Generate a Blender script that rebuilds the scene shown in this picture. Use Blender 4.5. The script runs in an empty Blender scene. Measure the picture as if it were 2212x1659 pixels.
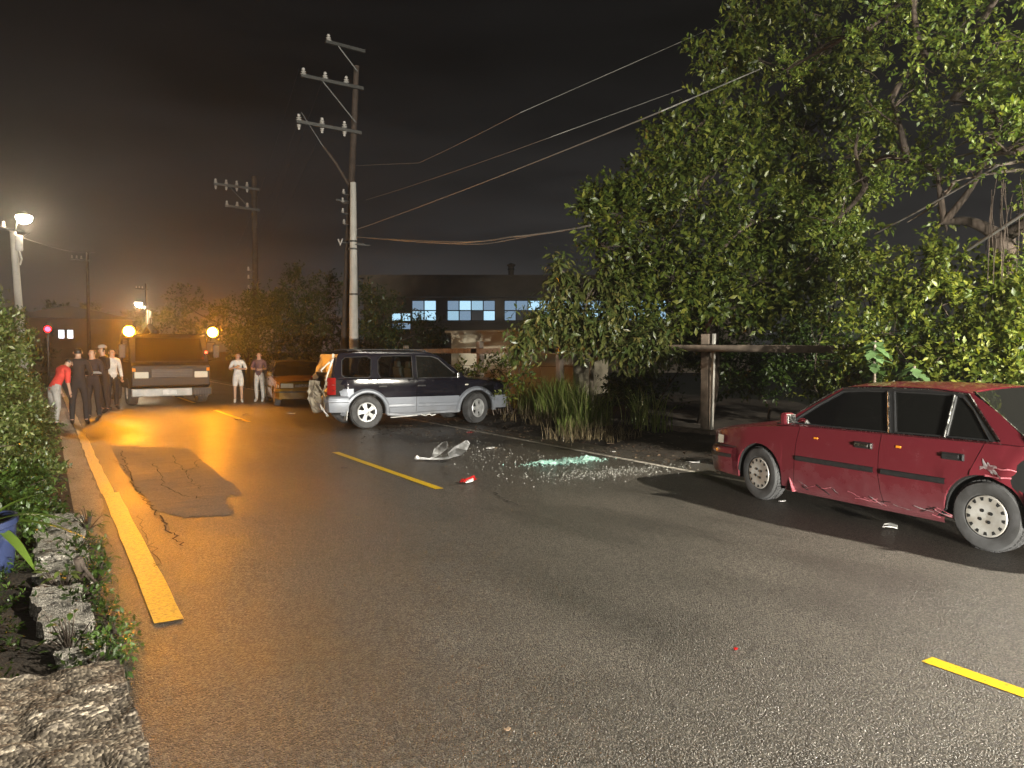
import bpy, bmesh, math, random
import numpy as np
from mathutils import Vector, Matrix, Euler

random.seed(7)
RNG = np.random.default_rng(11)
R = math.radians
S = bpy.context.scene
C = S.collection

# ------------------------------------------------------------------ camera
CAM_H = 1.68
YAW, PITCH = 31.3, 2.5            # right of the road direction (+Y), downwards
cd = bpy.data.cameras.new("camera")
cam = bpy.data.objects.new("camera", cd)
C.objects.link(cam)
cam.location = (0, 0, CAM_H)
cam.rotation_euler = (R(90 - PITCH), 0, R(-YAW))
cd.sensor_width = 36.0
cd.lens = 27.0
cd.clip_start = 0.05
cd.clip_end = 3000
S.camera = cam

# ------------------------------------------------------------------ world: an overcast night sky
w = bpy.data.worlds.new("World")
S.world = w
w.use_nodes = True
nt = w.node_tree
nt.nodes.clear()
wo = nt.nodes.new("ShaderNodeOutputWorld")
bg = nt.nodes.new("ShaderNodeBackground")
tc = nt.nodes.new("ShaderNodeTexCoord")
sep = nt.nodes.new("ShaderNodeSeparateXYZ")
rp = nt.nodes.new("ShaderNodeValToRGB")
rp.color_ramp.elements[0].position = 0.0
rp.color_ramp.elements[0].color = (0.056, 0.054, 0.053, 1)
rp.color_ramp.elements[1].position = 0.55
rp.color_ramp.elements[1].color = (0.0032, 0.0031, 0.0033, 1)
e = rp.color_ramp.elements.new(0.16)
e.color = (0.0240, 0.0228, 0.0225, 1)
e = rp.color_ramp.elements.new(0.32)
e.color = (0.0072, 0.0068, 0.0068, 1)
mp = nt.nodes.new("ShaderNodeMapping")
mp.inputs["Scale"].default_value = (1.6, 1.6, 9.0)
nz = nt.nodes.new("ShaderNodeTexNoise")
nz.inputs["Scale"].default_value = 2.2
nz.inputs["Detail"].default_value = 5
mr = nt.nodes.new("ShaderNodeMapRange")
mr.inputs["From Min"].default_value = 0.3
mr.inputs["From Max"].default_value = 0.72
mr.inputs["To Min"].default_value = 0.55
mr.inputs["To Max"].default_value = 1.25
mx = nt.nodes.new("ShaderNodeVectorMath")
mx.operation = 'SCALE'
nt.links.new(tc.outputs["Generated"], sep.inputs[0])
nt.links.new(sep.outputs["Z"], rp.inputs[0])
nt.links.new(tc.outputs["Generated"], mp.inputs[0])
nt.links.new(mp.outputs[0], nz.inputs["Vector"])
nt.links.new(nz.outputs[0], mr.inputs[0])
nt.links.new(rp.outputs[0], mx.inputs[0])
nt.links.new(mr.outputs[0], mx.inputs["Scale"])
nt.links.new(mx.outputs[0], bg.inputs[0])
bg.inputs[1].default_value = 1.0
nt.links.new(bg.outputs[0], wo.inputs[0])

S.view_settings.view_transform = 'Standard'
S.view_settings.look = 'None'
S.view_settings.exposure = 0.0
S.view_settings.gamma = 1.0
S.view_settings.use_curve_mapping = False
S.render.engine = 'CYCLES'
S.cycles.use_denoising = True
S.cycles.max_bounces = 8
S.cycles.diffuse_bounces = 2
S.cycles.glossy_bounces = 3
S.cycles.transmission_bounces = 6
S.cycles.transparent_max_bounces = 10
S.cycles.volume_bounces = 0
S.cycles.sample_clamp_indirect = 3.0
S.cycles.caustics_reflective = False
S.cycles.caustics_refractive = False

# light powers (watts of the lamps' emitting surfaces are set where each lamp is built)
P_AMBER = 1.0
P_LAMP = 1.0
HAZE_DENSITY = 0.0019

# ------------------------------------------------------------------ pixel -> place helpers (pixels of a 2212 x 1659 view)
CM = Matrix.Translation((0, 0, CAM_H)) @ cam.rotation_euler.to_matrix().to_4x4()
FPX = 1659.0
ORIGIN = Vector((0, 0, CAM_H))
def ray(x, y):
    d = Vector(((x - 1106.0) / FPX, -(y - 829.5) / FPX, -1.0))
    return CM.to_3x3() @ d
def ground(x, y, z=0.0):
    d = ray(x, y)
    return ORIGIN + d * ((z - CAM_H) / d.z)
def onX(x, y, X):
    d = ray(x, y)
    return ORIGIN + d * (X / d.x)
def onY(x, y, Y):
    d = ray(x, y)
    return ORIGIN + d * (Y / d.y)
def at(x, y, D):
    return ORIGIN + ray(x, y) * D

# ------------------------------------------------------------------ scene helpers
def tag(o, label=None, cat=None, group=None, kind=None):
    if label: o["label"] = label
    if cat: o["category"] = cat
    if group: o["group"] = group
    if kind: o["kind"] = kind
    return o
def thing(name, label, cat, loc=(0, 0, 0), rz=0.0, group=None, rot=None):
    o = bpy.data.objects.new(name, None)
    C.objects.link(o)
    o.empty_display_size = 0.2
    o.location = loc
    o.rotation_euler = rot if rot is not None else (0, 0, rz)
    return tag(o, label, cat, group)
def link(name, me, mat, parent=None):
    o = bpy.data.objects.new(name, me)
    C.objects.link(o)
    if mat is not None:
        for m in (mat if isinstance(mat, (list, tuple)) else [mat]):
            me.materials.append(m)
    if parent is not None:
        o.parent = parent
    return o
def np_mesh(name, V, F, smooth=False, matidx=None):
    """V (n,3) array, F (m,k) int array of faces that all have k corners"""
    V = np.asarray(V, dtype=np.float32); F = np.asarray(F, dtype=np.int32)
    me = bpy.data.meshes.new(name)
    me.vertices.add(len(V)); me.vertices.foreach_set("co", V.ravel())
    k = F.shape[1]
    me.loops.add(F.size); me.loops.foreach_set("vertex_index", F.ravel())
    me.polygons.add(len(F))
    me.polygons.foreach_set("loop_start", np.arange(0, F.size, k, dtype=np.int32))
    me.polygons.foreach_set("loop_total", np.full(len(F), k, dtype=np.int32))
    if smooth:
        me.polygons.foreach_set("use_smooth", np.ones(len(F), dtype=bool))
    if matidx is not None:
        me.polygons.foreach_set("material_index", np.asarray(matidx, dtype=np.int32))
    me.update(calc_edges=True)
    return me
def auto_smooth(me, deg=35):
    me.polygons.foreach_set("use_smooth", np.ones(len(me.polygons), dtype=bool))
    bm = bmesh.new(); bm.from_mesh(me)
    lim = R(deg)
    for ed in bm.edges:
        ed.smooth = not (len(ed.link_faces) == 2 and ed.calc_face_angle(0.0) > lim) and len(ed.link_faces) == 2
    bm.to_mesh(me); bm.free()

class MB:
    """collects shapes into ONE mesh"""
    def __init__(s): s.v = []; s.f = []
    def add(s, vs, fs):
        b = len(s.v)
        s.v += [tuple(p) for p in vs]
        s.f += [tuple(i + b for i in f) for f in fs]
        return s
    def box(s, c, d, rot=None, taper=1.0):
        hx, hy, hz = d[0] / 2, d[1] / 2, d[2] / 2
        P = [Vector((sx * hx * (taper if sz > 0 else 1), sy * hy * (taper if sz > 0 else 1), sz * hz))
             for sz in (-1, 1) for sy in (-1, 1) for sx in (-1, 1)]
        if rot is not None:
            m = Euler(rot).to_matrix() if not isinstance(rot, Matrix) else rot
            P = [m @ p for p in P]
        P = [p + Vector(c) for p in P]
        return s.add(P, [(0, 2, 3, 1), (4, 5, 7, 6), (0, 1, 5, 4), (2, 6, 7, 3), (0, 4, 6, 2), (1, 3, 7, 5)])
    def bar(s, a, b, wd, ht, up=(0, 0, 1)):
        a, b = Vector(a), Vector(b)
        d = (b - a); L = d.length; d.normalize()
        u = Vector(up)
        sd = d.cross(u)
        if sd.length < 1e-4: sd = d.cross(Vector((1, 0, 0)))
        sd.normalize(); u = sd.cross(d)
        P = []
        for t in (a, b):
            for su, ss in ((-1, -1), (-1, 1), (1, 1), (1, -1)):
                P.append(t + u * (su * ht / 2) + sd * (ss * wd / 2))
        return s.add(P, [(3, 2, 1, 0), (4, 5, 6, 7), (0, 1, 5, 4), (1, 2, 6, 5), (2, 3, 7, 6), (3, 0, 4, 7)])
    def tube(s, pts, rad, n=8, cap=True):
        pts = [Vector(p) for p in pts]
        if not isinstance(rad, (list, tuple)): rad = [rad] * len(pts)
        prev = None; rings = []
        for i, p in enumerate(pts):
            d = (pts[min(i + 1, len(pts) - 1)] - pts[max(i - 1, 0)])
            if d.length < 1e-9: d = Vector((0, 0, 1))
            d.normalize()
            if prev is None:
                a = d.cross(Vector((0, 0, 1)))
                if a.length < 1e-3: a = Vector((1, 0, 0))
                a.normalize()
            else:
                a = prev - d * prev.dot(d)
                if a.length < 1e-6: a = d.orthogonal()
                a.normalize()
            prev = a
            b = d.cross(a)
            rings.append([p + (a * math.cos(2 * math.pi * k / n) + b * math.sin(2 * math.pi * k / n)) * rad[i] for k in range(n)])
        vs = [q for r in rings for q in r]; fs = []
        for i in range(len(rings) - 1):
            for k in range(n):
                k2 = (k + 1) % n
                fs.append((i * n + k, i * n + k2, (i + 1) * n + k2, (i + 1) * n + k))
        if cap:
            fs.append(tuple(range(n))[::-1])
            fs.append(tuple((len(rings) - 1) * n + k for k in range(n)))
        return s.add(vs, fs)
    def lathe(s, prof, n=24, c=(0, 0, 0), axis='Z', close=False):
        """prof: list of (r, h)"""
        vs = []; fs = []
        for r, h in prof:
            for k in range(n):
                a = 2 * math.pi * k / n
                p = (r * math.cos(a), r * math.sin(a), h)
                if axis == 'Y': p = (p[0], p[2], p[1])
                if axis == 'X': p = (p[2], p[0], p[1])
                vs.append((p[0] + c[0], p[1] + c[1], p[2] + c[2]))
        m = len(prof)
        for i in range(m - 1 + (1 if close else 0)):
            j = (i + 1) % m
            for k in range(n):
                k2 = (k + 1) % n
                f = (i * n + k, i * n + k2, j * n + k2, j * n + k)
                fs.append(f if axis != 'Y' else f[::-1])
        return s.add(vs, fs)
    def grid(s, rows):
        """rows of equal length point lists"""
        n = len(rows[0]); vs = [p for r in rows for p in r]; fs = []
        for i in range(len(rows) - 1):
            for k in range(n - 1):
                fs.append((i * n + k, i * n + k + 1, (i + 1) * n + k + 1, (i + 1) * n + k))
        return s.add(vs, fs)
    def poly(s, pts): return s.add(pts, [tuple(range(len(pts)))])
    def prism(s, pts, off):
        n = len(pts); off = Vector(off)
        vs = [Vector(p) for p in pts] + [Vector(p) + off for p in pts]
        fs = [tuple(range(n))[::-1], tuple(range(n, 2 * n))]
        for i in range(n):
            j = (i + 1) % n
            fs.append((i, j, n + j, n + i))
        return s.add(vs, fs)
    def mesh(s, name, smooth=None, fix=True):
        me = bpy.data.meshes.new(name)
        me.from_pydata([tuple(p) for p in s.v], [], s.f)
        if fix:
            bm = bmesh.new(); bm.from_mesh(me)
            bmesh.ops.recalc_face_normals(bm, faces=bm.faces)
            bm.to_mesh(me); bm.free()
        if smooth: auto_smooth(me, smooth)
        me.update()
        return me
    def build(s, name, mat, parent=None, smooth=None, bevel=None, fix=True):
        o = link(name, s.mesh(name, smooth, fix), mat, parent)
        if bevel:
            m = o.modifiers.new("bevel", 'BEVEL'); m.width = bevel; m.segments = 2; m.limit_method = 'ANGLE'
        return o

# ------------------------------------------------------------------ materials
MATS = {}
def _in(b, *names):
    for n in names:
        if n in b.inputs: return b.inputs[n]
def mat(name, col, rough=0.6, metal=0.0, var=0.0, vscale=8.0, bump=0.0, bscale=60.0, bdist=0.004, spec=None,
        coat=0.0, alpha=None, trans=0.0, col2=None, thr=(0.45, 0.6), objspace=True, emit=None, estr=0.0, rvar=0.0, detail=4):
    m = bpy.data.materials.new(name); m.use_nodes = True
    t = m.node_tree; b = t.nodes["Principled BSDF"]
    b.inputs["Base Color"].default_value = (*col, 1)
    b.inputs["Roughness"].default_value = rough
    b.inputs["Metallic"].default_value = metal
    if spec is not None: _in(b, "Specular IOR Level", "Specular").default_value = spec
    if coat: _in(b, "Coat Weight").default_value = coat; _in(b, "Coat Roughness").default_value = 0.06
    if trans: _in(b, "Transmission Weight").default_value = trans
    if emit is not None:
        _in(b, "Emission Color").default_value = (*emit, 1); _in(b, "Emission Strength").default_value = estr
    co = t.nodes.new("ShaderNodeTexCoord")
    src = co.outputs["Object"]
    if var or col2 or rvar:
        n = t.nodes.new("ShaderNodeTexNoise"); n.inputs["Scale"].default_value = vscale; n.inputs["Detail"].default_value = detail
        t.links.new(src, n.inputs["Vector"])
        r = t.nodes.new("ShaderNodeValToRGB")
        c2 = col2 if col2 else tuple(c * (1 - var) for c in col)
        c1 = col if col2 else tuple(min(1, c * (1 + var)) for c in col)
        r.color_ramp.elements[0].color = (*c2, 1); r.color_ramp.elements[1].color = (*c1, 1)
        r.color_ramp.elements[0].position, r.color_ramp.elements[1].position = thr if col2 else (0.3, 0.7)
        t.links.new(n.outputs[0], r.inputs[0]); t.links.new(r.outputs[0], b.inputs["Base Color"])
        if rvar:
            q = t.nodes.new("ShaderNodeMapRange")
            q.inputs["From Min"].default_value = 0.35; q.inputs["From Max"].default_value = 0.65
            q.inputs["To Min"].default_value = max(0.02, rough - rvar); q.inputs["To Max"].default_value = min(1, rough + rvar)
            t.links.new(n.outputs[0], q.inputs[0]); t.links.new(q.outputs[0], b.inputs["Roughness"])
    if bump:
        n = t.nodes.new("ShaderNodeTexNoise"); n.inputs["Scale"].default_value = bscale; n.inputs["Detail"].default_value = 3
        t.links.new(src, n.inputs["Vector"])
        bu = t.nodes.new("ShaderNodeBump"); bu.inputs["Strength"].default_value = bump; bu.inputs["Distance"].default_value = bdist
        t.links.new(n.outputs[0], bu.inputs["Height"]); t.links.new(bu.outputs[0], b.inputs["Normal"])
    MATS[name] = m
    return m
def emat(name, col, strength):
    m = bpy.data.materials.new(name); m.use_nodes = True
    t = m.node_tree; t.nodes.clear()
    o = t.nodes.new("ShaderNodeOutputMaterial"); e = t.nodes.new("ShaderNodeEmission")
    e.inputs[0].default_value = (*col, 1); e.inputs[1].default_value = strength
    t.links.new(e.outputs[0], o.inputs[0])
    return m

def asphalt_mat(name, dark, light, rough, wet, grain=150.0, bump=0.6, waves=0.0, film=0.0):
    m = bpy.data.materials.new(name); m.use_nodes = True
    t = m.node_tree; b = t.nodes["Principled BSDF"]; N = t.nodes.new; L = t.links.new
    co = N("ShaderNodeTexCoord")
    # stone grains
    v = N("ShaderNodeTexVoronoi"); v.inputs["Scale"].default_value = grain
    L(co.outputs["Object"], v.inputs["Vector"])
    fine = N("ShaderNodeTexNoise"); fine.inputs["Scale"].default_value = grain * 0.55; fine.inputs["Detail"].default_value = 3
    L(co.outputs["Object"], fine.inputs["Vector"])
    big = N("ShaderNodeTexNoise"); big.inputs["Scale"].default_value = 0.9; big.inputs["Detail"].default_value = 7; big.inputs["Roughness"].default_value = 0.6
    mpb = N("ShaderNodeMapping"); mpb.inputs["Scale"].default_value = (1.0, 0.45, 1.0); L(co.outputs["Object"], mpb.inputs[0]); L(mpb.outputs[0], big.inputs["Vector"])
    # colour of each grain
    r = N("ShaderNodeValToRGB")
    r.color_ramp.elements[0].position = 0.35; r.color_ramp.elements[0].color = (*dark, 1)
    r.color_ramp.elements[1].position = 0.95; r.color_ramp.elements[1].color = (*light, 1)
    sp = N("ShaderNodeSeparateColor"); L(v.outputs["Color"], sp.inputs[0]); L(sp.outputs[0], r.inputs[0])
    mixc = N("ShaderNodeMix"); mixc.data_type = 'RGBA'; mixc.blend_type = 'MULTIPLY'; mixc.inputs[0].default_value = 1.0
    r2 = N("ShaderNodeValToRGB")
    r2.color_ramp.elements[0].position = 0.35; r2.color_ramp.elements[0].color = (0.80, 0.79, 0.77, 1)
    r2.color_ramp.elements[1].position = 0.65; r2.color_ramp.elements[1].color = (1.15, 1.12, 1.08, 1)
    L(big.outputs[0], r2.inputs[0]); L(r.outputs[0], mixc.inputs[6]); L(r2.outputs[0], mixc.inputs[7])
    L(mixc.outputs[2], b.inputs["Base Color"])
    # wet and drier areas
    q = N("ShaderNodeMapRange"); q.inputs["From Min"].default_value = 0.36; q.inputs["From Max"].default_value = 0.66
    q.inputs["To Min"].default_value = rough - wet; q.inputs["To Max"].default_value = rough + wet
    L(big.outputs[0], q.inputs[0]); L(q.outputs[0], b.inputs["Roughness"])
    bu = N("ShaderNodeBump"); bu.inputs["Strength"].default_value = bump; bu.inputs["Distance"].default_value = 0.0075
    ad = N("ShaderNodeMath"); ad.operation = 'SUBTRACT'
    L(fine.outputs[0], ad.inputs[0]); L(v.outputs["Distance"], ad.inputs[1])
    L(ad.outputs[0], bu.inputs["Height"])
    mid = N("ShaderNodeTexNoise"); mid.inputs["Scale"].default_value = 2.6; mid.inputs["Detail"].default_value = 3
    mpp = N("ShaderNodeMapping"); mpp.inputs["Scale"].default_value = (0.55, 2.2, 1.0)
    L(co.outputs["Object"], mpp.inputs[0]); L(mpp.outputs[0], mid.inputs["Vector"])
    bu2 = N("ShaderNodeBump"); bu2.inputs["Strength"].default_value = 0.5; bu2.inputs["Distance"].default_value = 0.012 + waves
    L(mid.outputs[0], bu2.inputs["Height"]); L(bu.outputs[0], bu2.inputs["Normal"])
    L(bu2.outputs[0], b.inputs["Normal"])
    _in(b, "Specular IOR Level").default_value = 0.5
    if film: _in(b, "Specular IOR Level").default_value = 0.28
    if film:      # thin water film, broken into wetter and drier areas
        q2 = N("ShaderNodeMapRange"); q2.inputs["From Min"].default_value = 0.62; q2.inputs["From Max"].default_value = 0.40
        q2.inputs["To Min"].default_value = film * 0.35; q2.inputs["To Max"].default_value = film
        L(big.outputs[0], q2.inputs[0]); L(q2.outputs[0], _in(b, "Coat Weight")); _in(b, "Coat Roughness").default_value = 0.24
        L(bu2.outputs[0], _in(b, "Coat Normal"))
    return m

M = {}
M['asphalt'] = asphalt_mat('wet_asphalt', (0.040, 0.037, 0.033), (0.145, 0.132, 0.114), 0.46, 0.10, grain=120, bump=1.0, film=0.55)
M['old_patch'] = asphalt_mat('worn_asphalt_patch', (0.05, 0.048, 0.046), (0.16, 0.15, 0.14), 0.56, 0.08, grain=150, bump=0.5, waves=0.05)
M['gutter'] = asphalt_mat('gutter_concrete', (0.04, 0.036, 0.032), (0.20, 0.18, 0.155), 0.46, 0.12, grain=90, bump=0.9, waves=0.02)
M['soil'] = mat('damp_soil', (0.030, 0.022, 0.015), 0.85, var=0.5, vscale=3, bump=0.9, bscale=30, bdist=0.03)
M['field'] = mat('dark_field', (0.018, 0.022, 0.010), 0.9, var=0.4, vscale=0.8, bump=0.5, bscale=6, bdist=0.05)
M['yellow_paint'] = mat('yellow_road_paint', (0.62, 0.40, 0.012), 0.45, col2=(0.26, 0.17, 0.02), vscale=60, thr=(0.30, 0.46), detail=8, bump=0.35, bscale=160, bdist=0.003)
M['old_yellow'] = mat('worn_yellow_road_paint', (0.50, 0.33, 0.05), 0.28, col2=(0.22, 0.15, 0.04), vscale=45, thr=(0.36, 0.54), detail=9, bump=0.9, bscale=110, bdist=0.008)
M['white_paint'] = mat('worn_white_road_paint', (0.50, 0.46, 0.40), 0.5, col2=(0.16, 0.145, 0.125), vscale=9, thr=(0.36, 0.5), bump=0.3, bscale=140, bdist=0.003)
M['crack'] = mat('crack_dark', (0.008, 0.007, 0.006), 0.9)
M['rough_concrete'] = asphalt_mat('rough_pebble_concrete', (0.075, 0.062, 0.050), (0.36, 0.31, 0.245), 0.7, 0.12, grain=60, bump=1.0, waves=0.03)
M['plaster'] = asphalt_mat('white_washed_concrete', (0.22, 0.21, 0.19), (0.58, 0.55, 0.50), 0.75, 0.1, grain=95, bump=0.8)
# ================================================================== THE SETTING
def sheet(name, x0, x1, y0, y1, z, m, nx=1, ny=1, fn=None, parent=None):
    xs = np.linspace(x0, x1, nx + 1); ys = np.linspace(y0, y1, ny + 1)
    X, Y = np.meshgrid(xs, ys)
    Z = np.full_like(X, z) if fn is None else fn(X, Y)
    V = np.stack([X, Y, Z], -1).reshape(-1, 3)
    F = []
    i, j = np.meshgrid(np.arange(nx), np.arange(ny))
    a = (j * (nx + 1) + i).ravel()
    F = np.stack([a, a + 1, a + nx + 2, a + nx + 1], -1)
    return link(name, np_mesh(name, V, F, smooth=True), m, parent)

def vnoise(X, Y, s, seed=0):
    """smooth value noise"""
    g = np.random.default_rng(seed).random((64, 64))
    x = X * s; y = Y * s
    xi = np.floor(x).astype(int); yi = np.floor(y).astype(int)
    fx = x - xi; fy = y - yi
    fx = fx * fx * (3 - 2 * fx); fy = fy * fy * (3 - 2 * fy)
    a = g[yi % 64, xi % 64]; b = g[yi % 64, (xi + 1) % 64]; c = g[(yi + 1) % 64, xi % 64]; d = g[(yi + 1) % 64, (xi + 1) % 64]
    return (a * (1 - fx) + b * fx) * (1 - fy) + (c * (1 - fx) + d * fx) * fy

tag(sheet('terrain', -900, 900, -900, 900, -0.12, M['field']), kind='structure')
LINE_X = 7.63          # right edge line
CENTRE_X = 4.06
LEFT_X = 0.625
tag(sheet('road', 0.16, 8.35, -60, 420, 0.0, M['asphalt'], 2, 60), kind='structure')

def verge_z(X, Y):
    base = -0.03 + 0.16 * np.clip((X - 8.0) / 1.6, 0, 1)
    n = 0.10 * (vnoise(X, Y, 1.1, 3) - 0.35) + 0.05 * (vnoise(X, Y, 4.0, 4) - 0.5)
    return base + n * np.clip((X - 7.95) / 0.6, 0, 1)
def verge_h(x, y): return float(verge_z(np.array([[x]]), np.array([[y]]))[0, 0])
vg = sheet('verge_ground', 7.95, 19.0, -12, 48, 0, M['soil'], 74, 400, verge_z)
tag(vg, kind='structure')

def bank_z(X, Y):
    base = 0.02 + 0.10 * np.clip((0.1 - X) / 0.5, 0, 1)
    return base + (0.09 * (vnoise(X + 50, Y, 1.7, 5) - 0.4) + 0.05 * (vnoise(X + 50, Y, 6.0, 6) - 0.5)) * np.clip((0.24 - X) / 0.15, 0, 1)
bk = sheet('bank_ground', -9, 0.22, -8, 60, 0, M['soil'], 60, 340, bank_z)
tag(bk, kind='structure')

# --- road markings, patch and cracks: parts of the road surface
ROAD = bpy.data.objects['road']
def strip(name, x0, x1, y0, y1, z, m, wob=0.0):
    b = MB(); n = max(2, int((y1 - y0) / 0.35))
    rows = []
    for i in range(n + 1):
        y = y0 + (y1 - y0) * i / n
        d = random.uniform(-wob, wob); d2 = random.uniform(-wob, wob)
        rows.append([(x0 + d, y, z), (x1 + d2, y, z)])
    b.grid(rows)
    return b.build(name, m, ROAD, fix=False)
# centre line dashes (4 m long, 6 m apart) placed from the two visible ends
d_end = ground(945, 1057).y; d_beg = ground(712, 978).y
dl = 4.0
n0 = ground(1975, 1435).y
for k, (a, b_) in enumerate([(n0 - 4.0, n0), (d_end, d_beg), (ground(530, 912).y, ground(470, 886).y)]):
    o = strip('centre_line_dash', CENTRE_X - 0.055, CENTRE_X + 0.055, a, b_, 0.004, M['yellow_paint'], 0.004)
pitch_y = d_beg - n0
for k in range(1, 6):
    strip('centre_line_dash', CENTRE_X - 0.055, CENTRE_X + 0.055, n0 + pitch_y * (k + 1) + 4, n0 + pitch_y * (k + 2), 0.004, M['yellow_paint'], 0.004)
strip('centre_line_dash', CENTRE_X - 0.055, CENTRE_X + 0.055, n0 - pitch_y - 4.0, n0 - pitch_y, 0.004, M['yellow_paint'], 0.004)
strip('edge_line', LINE_X - 0.05, LINE_X + 0.05, -30, 120, 0.004, M['white_paint'], 0.007)
ly0 = ground(360, 1345).y; ly1 = ground(245, 1065).y
strip('edge_line', LEFT_X - 0.085, LEFT_X + 0.085, ly0, ly1, 0.008, M['old_yellow'], 0.006)
strip('edge_line', LEFT_X - 0.10, LEFT_X + 0.035, ly1, 60, 0.006, M['old_yellow'], 0.010)
# gutter strip of rough concrete between the bank and the road
g = sheet('gutter_strip', 0.14, 0.50, -6, 60, 0.003, M['gutter'], 6, 240, lambda X, Y: 0.003 + 0.012 * vnoise(X, Y, 3.0, 8), ROAD)
for v_ in g.data.vertices:      # ragged road-side edge that runs out near the kerb slab
    f_ = min(1.0, max(0.03, (v_.co.y - 4.2) / 5.0)); t_ = (v_.co.x - 0.14) / 0.36
    v_.co.x = 0.14 + 0.36 * t_ * f_ + (random.uniform(-.025, .025) if t_ > .9 else 0)
# worn repair patch with cracks
pp = [ground(*q) for q in ((240, 962), (405, 968), (528, 1068), (486, 1072), (500, 1112), (392, 1118), (330, 1100), (262, 1010))]
pq = []
for i_, p in enumerate(pp):
    q = pp[(i_ + 1) % len(pp)]
    for t in np.linspace(0, 1, 13)[:-1]:
        r_ = p.lerp(q, float(t)); pq.append((r_.x + random.uniform(-.022, .022), r_.y + random.uniform(-.045, .045), 0.0045))
b = MB(); b.poly(pq); b.build('repair_patch', M['old_patch'], ROAD, fix=False)
def crack(pts, wd):
    b = MB(); rows = []
    P = [ground(*q) for q in pts]
    Q = []
    for i in range(len(P) - 1):
        for t in np.linspace(0, 1, 10)[:-1]:
            p = P[i].lerp(P[i + 1], float(t)); Q.append(p + Vector((random.uniform(-.035, .035), random.uniform(-.09, .09), 0)))
    Q.append(P[-1])
    for i, p in enumerate(Q):
        d = (Q[min(i + 1, len(Q) - 1)] - Q[max(0, i - 1)]).normalized(); n = Vector((-d.y, d.x, 0))
        ww = wd * random.uniform(0.4, 1.2) * (0.3 if i in (0, len(Q) - 1) else 1)
        rows.append([(p.x + n.x * ww, p.y + n.y * ww, 0.0105), (p.x - n.x * ww, p.y - n.y * ww, 0.0105)])
    b.grid(rows); return b.build('crack', M['crack'], ROAD, fix=False)
crack([(262, 975), (272, 1000), (280, 1030), (300, 1062), (318, 1085), (340, 1118), (372, 1155), (396, 1182)], 0.010)
crack([(372, 985), (392, 1012), (402, 1020), (425, 1012), (420, 1000), (445, 990)], 0.006)
crack([(402, 1020), (412, 1045), (440, 1060)], 0.005)
crack([(330, 1000), (345, 1020), (352, 1050), (400, 1072), (450, 1080)], 0.006)
crack([(280, 1030), (268, 1010), (236, 990)], 0.006)
crack([(300, 1115), (318, 1160), (345, 1215), (340, 1230)], 0.004)
crack([(1060, 1062), (1085, 1078), (1110, 1092)], 0.006)

# kerb block and broken plinth at the left verge
def rough_block(name, x0, x1, y0, y1, z0, z1, m, label, cat, res=0.035, amp=0.02, seed=1, rag=0.03):
    nx = max(3, int((x1 - x0) / res)); ny = max(3, int((y1 - y0) / res))
    xs = np.linspace(x0, x1, nx + 1); ys = np.linspace(y0, y1, ny + 1)
    X, Y = np.meshgrid(xs, ys)
    Z = z1 + amp * (vnoise(X + 9, Y + 9, 9, seed) - .5) * 2 + amp * .7 * (vnoise(X + 9, Y + 9, 22, seed + 1) - .5) * 2 + amp * 1.5 * (vnoise(X + 9, Y + 9, 3, seed + 2) - .5)
    jx = rag * (vnoise(X + 7, Y + 3, 4, seed + 4) - .5) + rag * .6 * (vnoise(X + 7, Y + 3, 11, seed + 7) - .5); jy = rag * (vnoise(X + 5, Y, 6, seed + 5) - .5)
    V = list(np.stack([X + jx, Y + jy, Z], -1).reshape(-1, 3))
    F = []
    W = nx + 1
    for j in range(ny):
        for i in range(nx):
            F.append((j * W + i, j * W + i + 1, (j + 1) * W + i + 1, (j + 1) * W + i))
    ring = [i for i in range(W)] + [j * W + nx for j in range(1, ny + 1)] + [ny * W + i for i in range(nx - 1, -1, -1)] + [j * W for j in range(ny - 1, 0, -1)]
    prev = ring
    for lv in (0.66, 0.33, 0.0):
        cur = []
        for r in ring:
            p = V[r]; cx, cy = (x0 + x1) / 2, (y0 + y1) / 2
            k = 0.012 * random.uniform(-1, 1)
            V.append(np.array([p[0] + k, p[1] + k, z0 + (p[2] - z0) * lv])); cur.append(len(V) - 1)
        for i in range(len(ring)):
            j = (i + 1) % len(ring)
            F.append((prev[i], cur[i], cur[j], prev[j]))
        prev = cur
    me = np_mesh(name, np.array(V), np.array(F), smooth=True)
    auto_smooth(me, 50)
    o = link(name, me, m)
    return tag(o, label, cat)
rough_block('kerb_block', -1.7, 0.285, 0.4, 4.08, -0.05, 0.20, M['rough_concrete'], 'wide rough pebbly concrete kerb slab beside the road', 'kerb', seed=21, amp=0.02, rag=0.05)
kp = rough_block('plinth', -0.07, 0.19, 4.95, 6.62, -0.05, 0.13, M['plaster'], 'broken whitewashed concrete plinth with weeds beside the blue pot', 'plinth', seed=31, amp=0.022, rag=0.09)
kp2 = rough_block('plinth', -0.10, 0.24, 6.62, 8.3, -0.05, 0.14, M['plaster'], 'whitewashed concrete plinth at the foot of the hedge', 'plinth', seed=41, amp=0.02, rag=0.08)
rough_block('stone', 0.03, 0.20, 4.45, 4.82, -0.05, 0.07, M['plaster'], 'small whitewashed stone between kerb slab and plinth', 'stone', seed=51, amp=0.03, rag=0.10)
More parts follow.
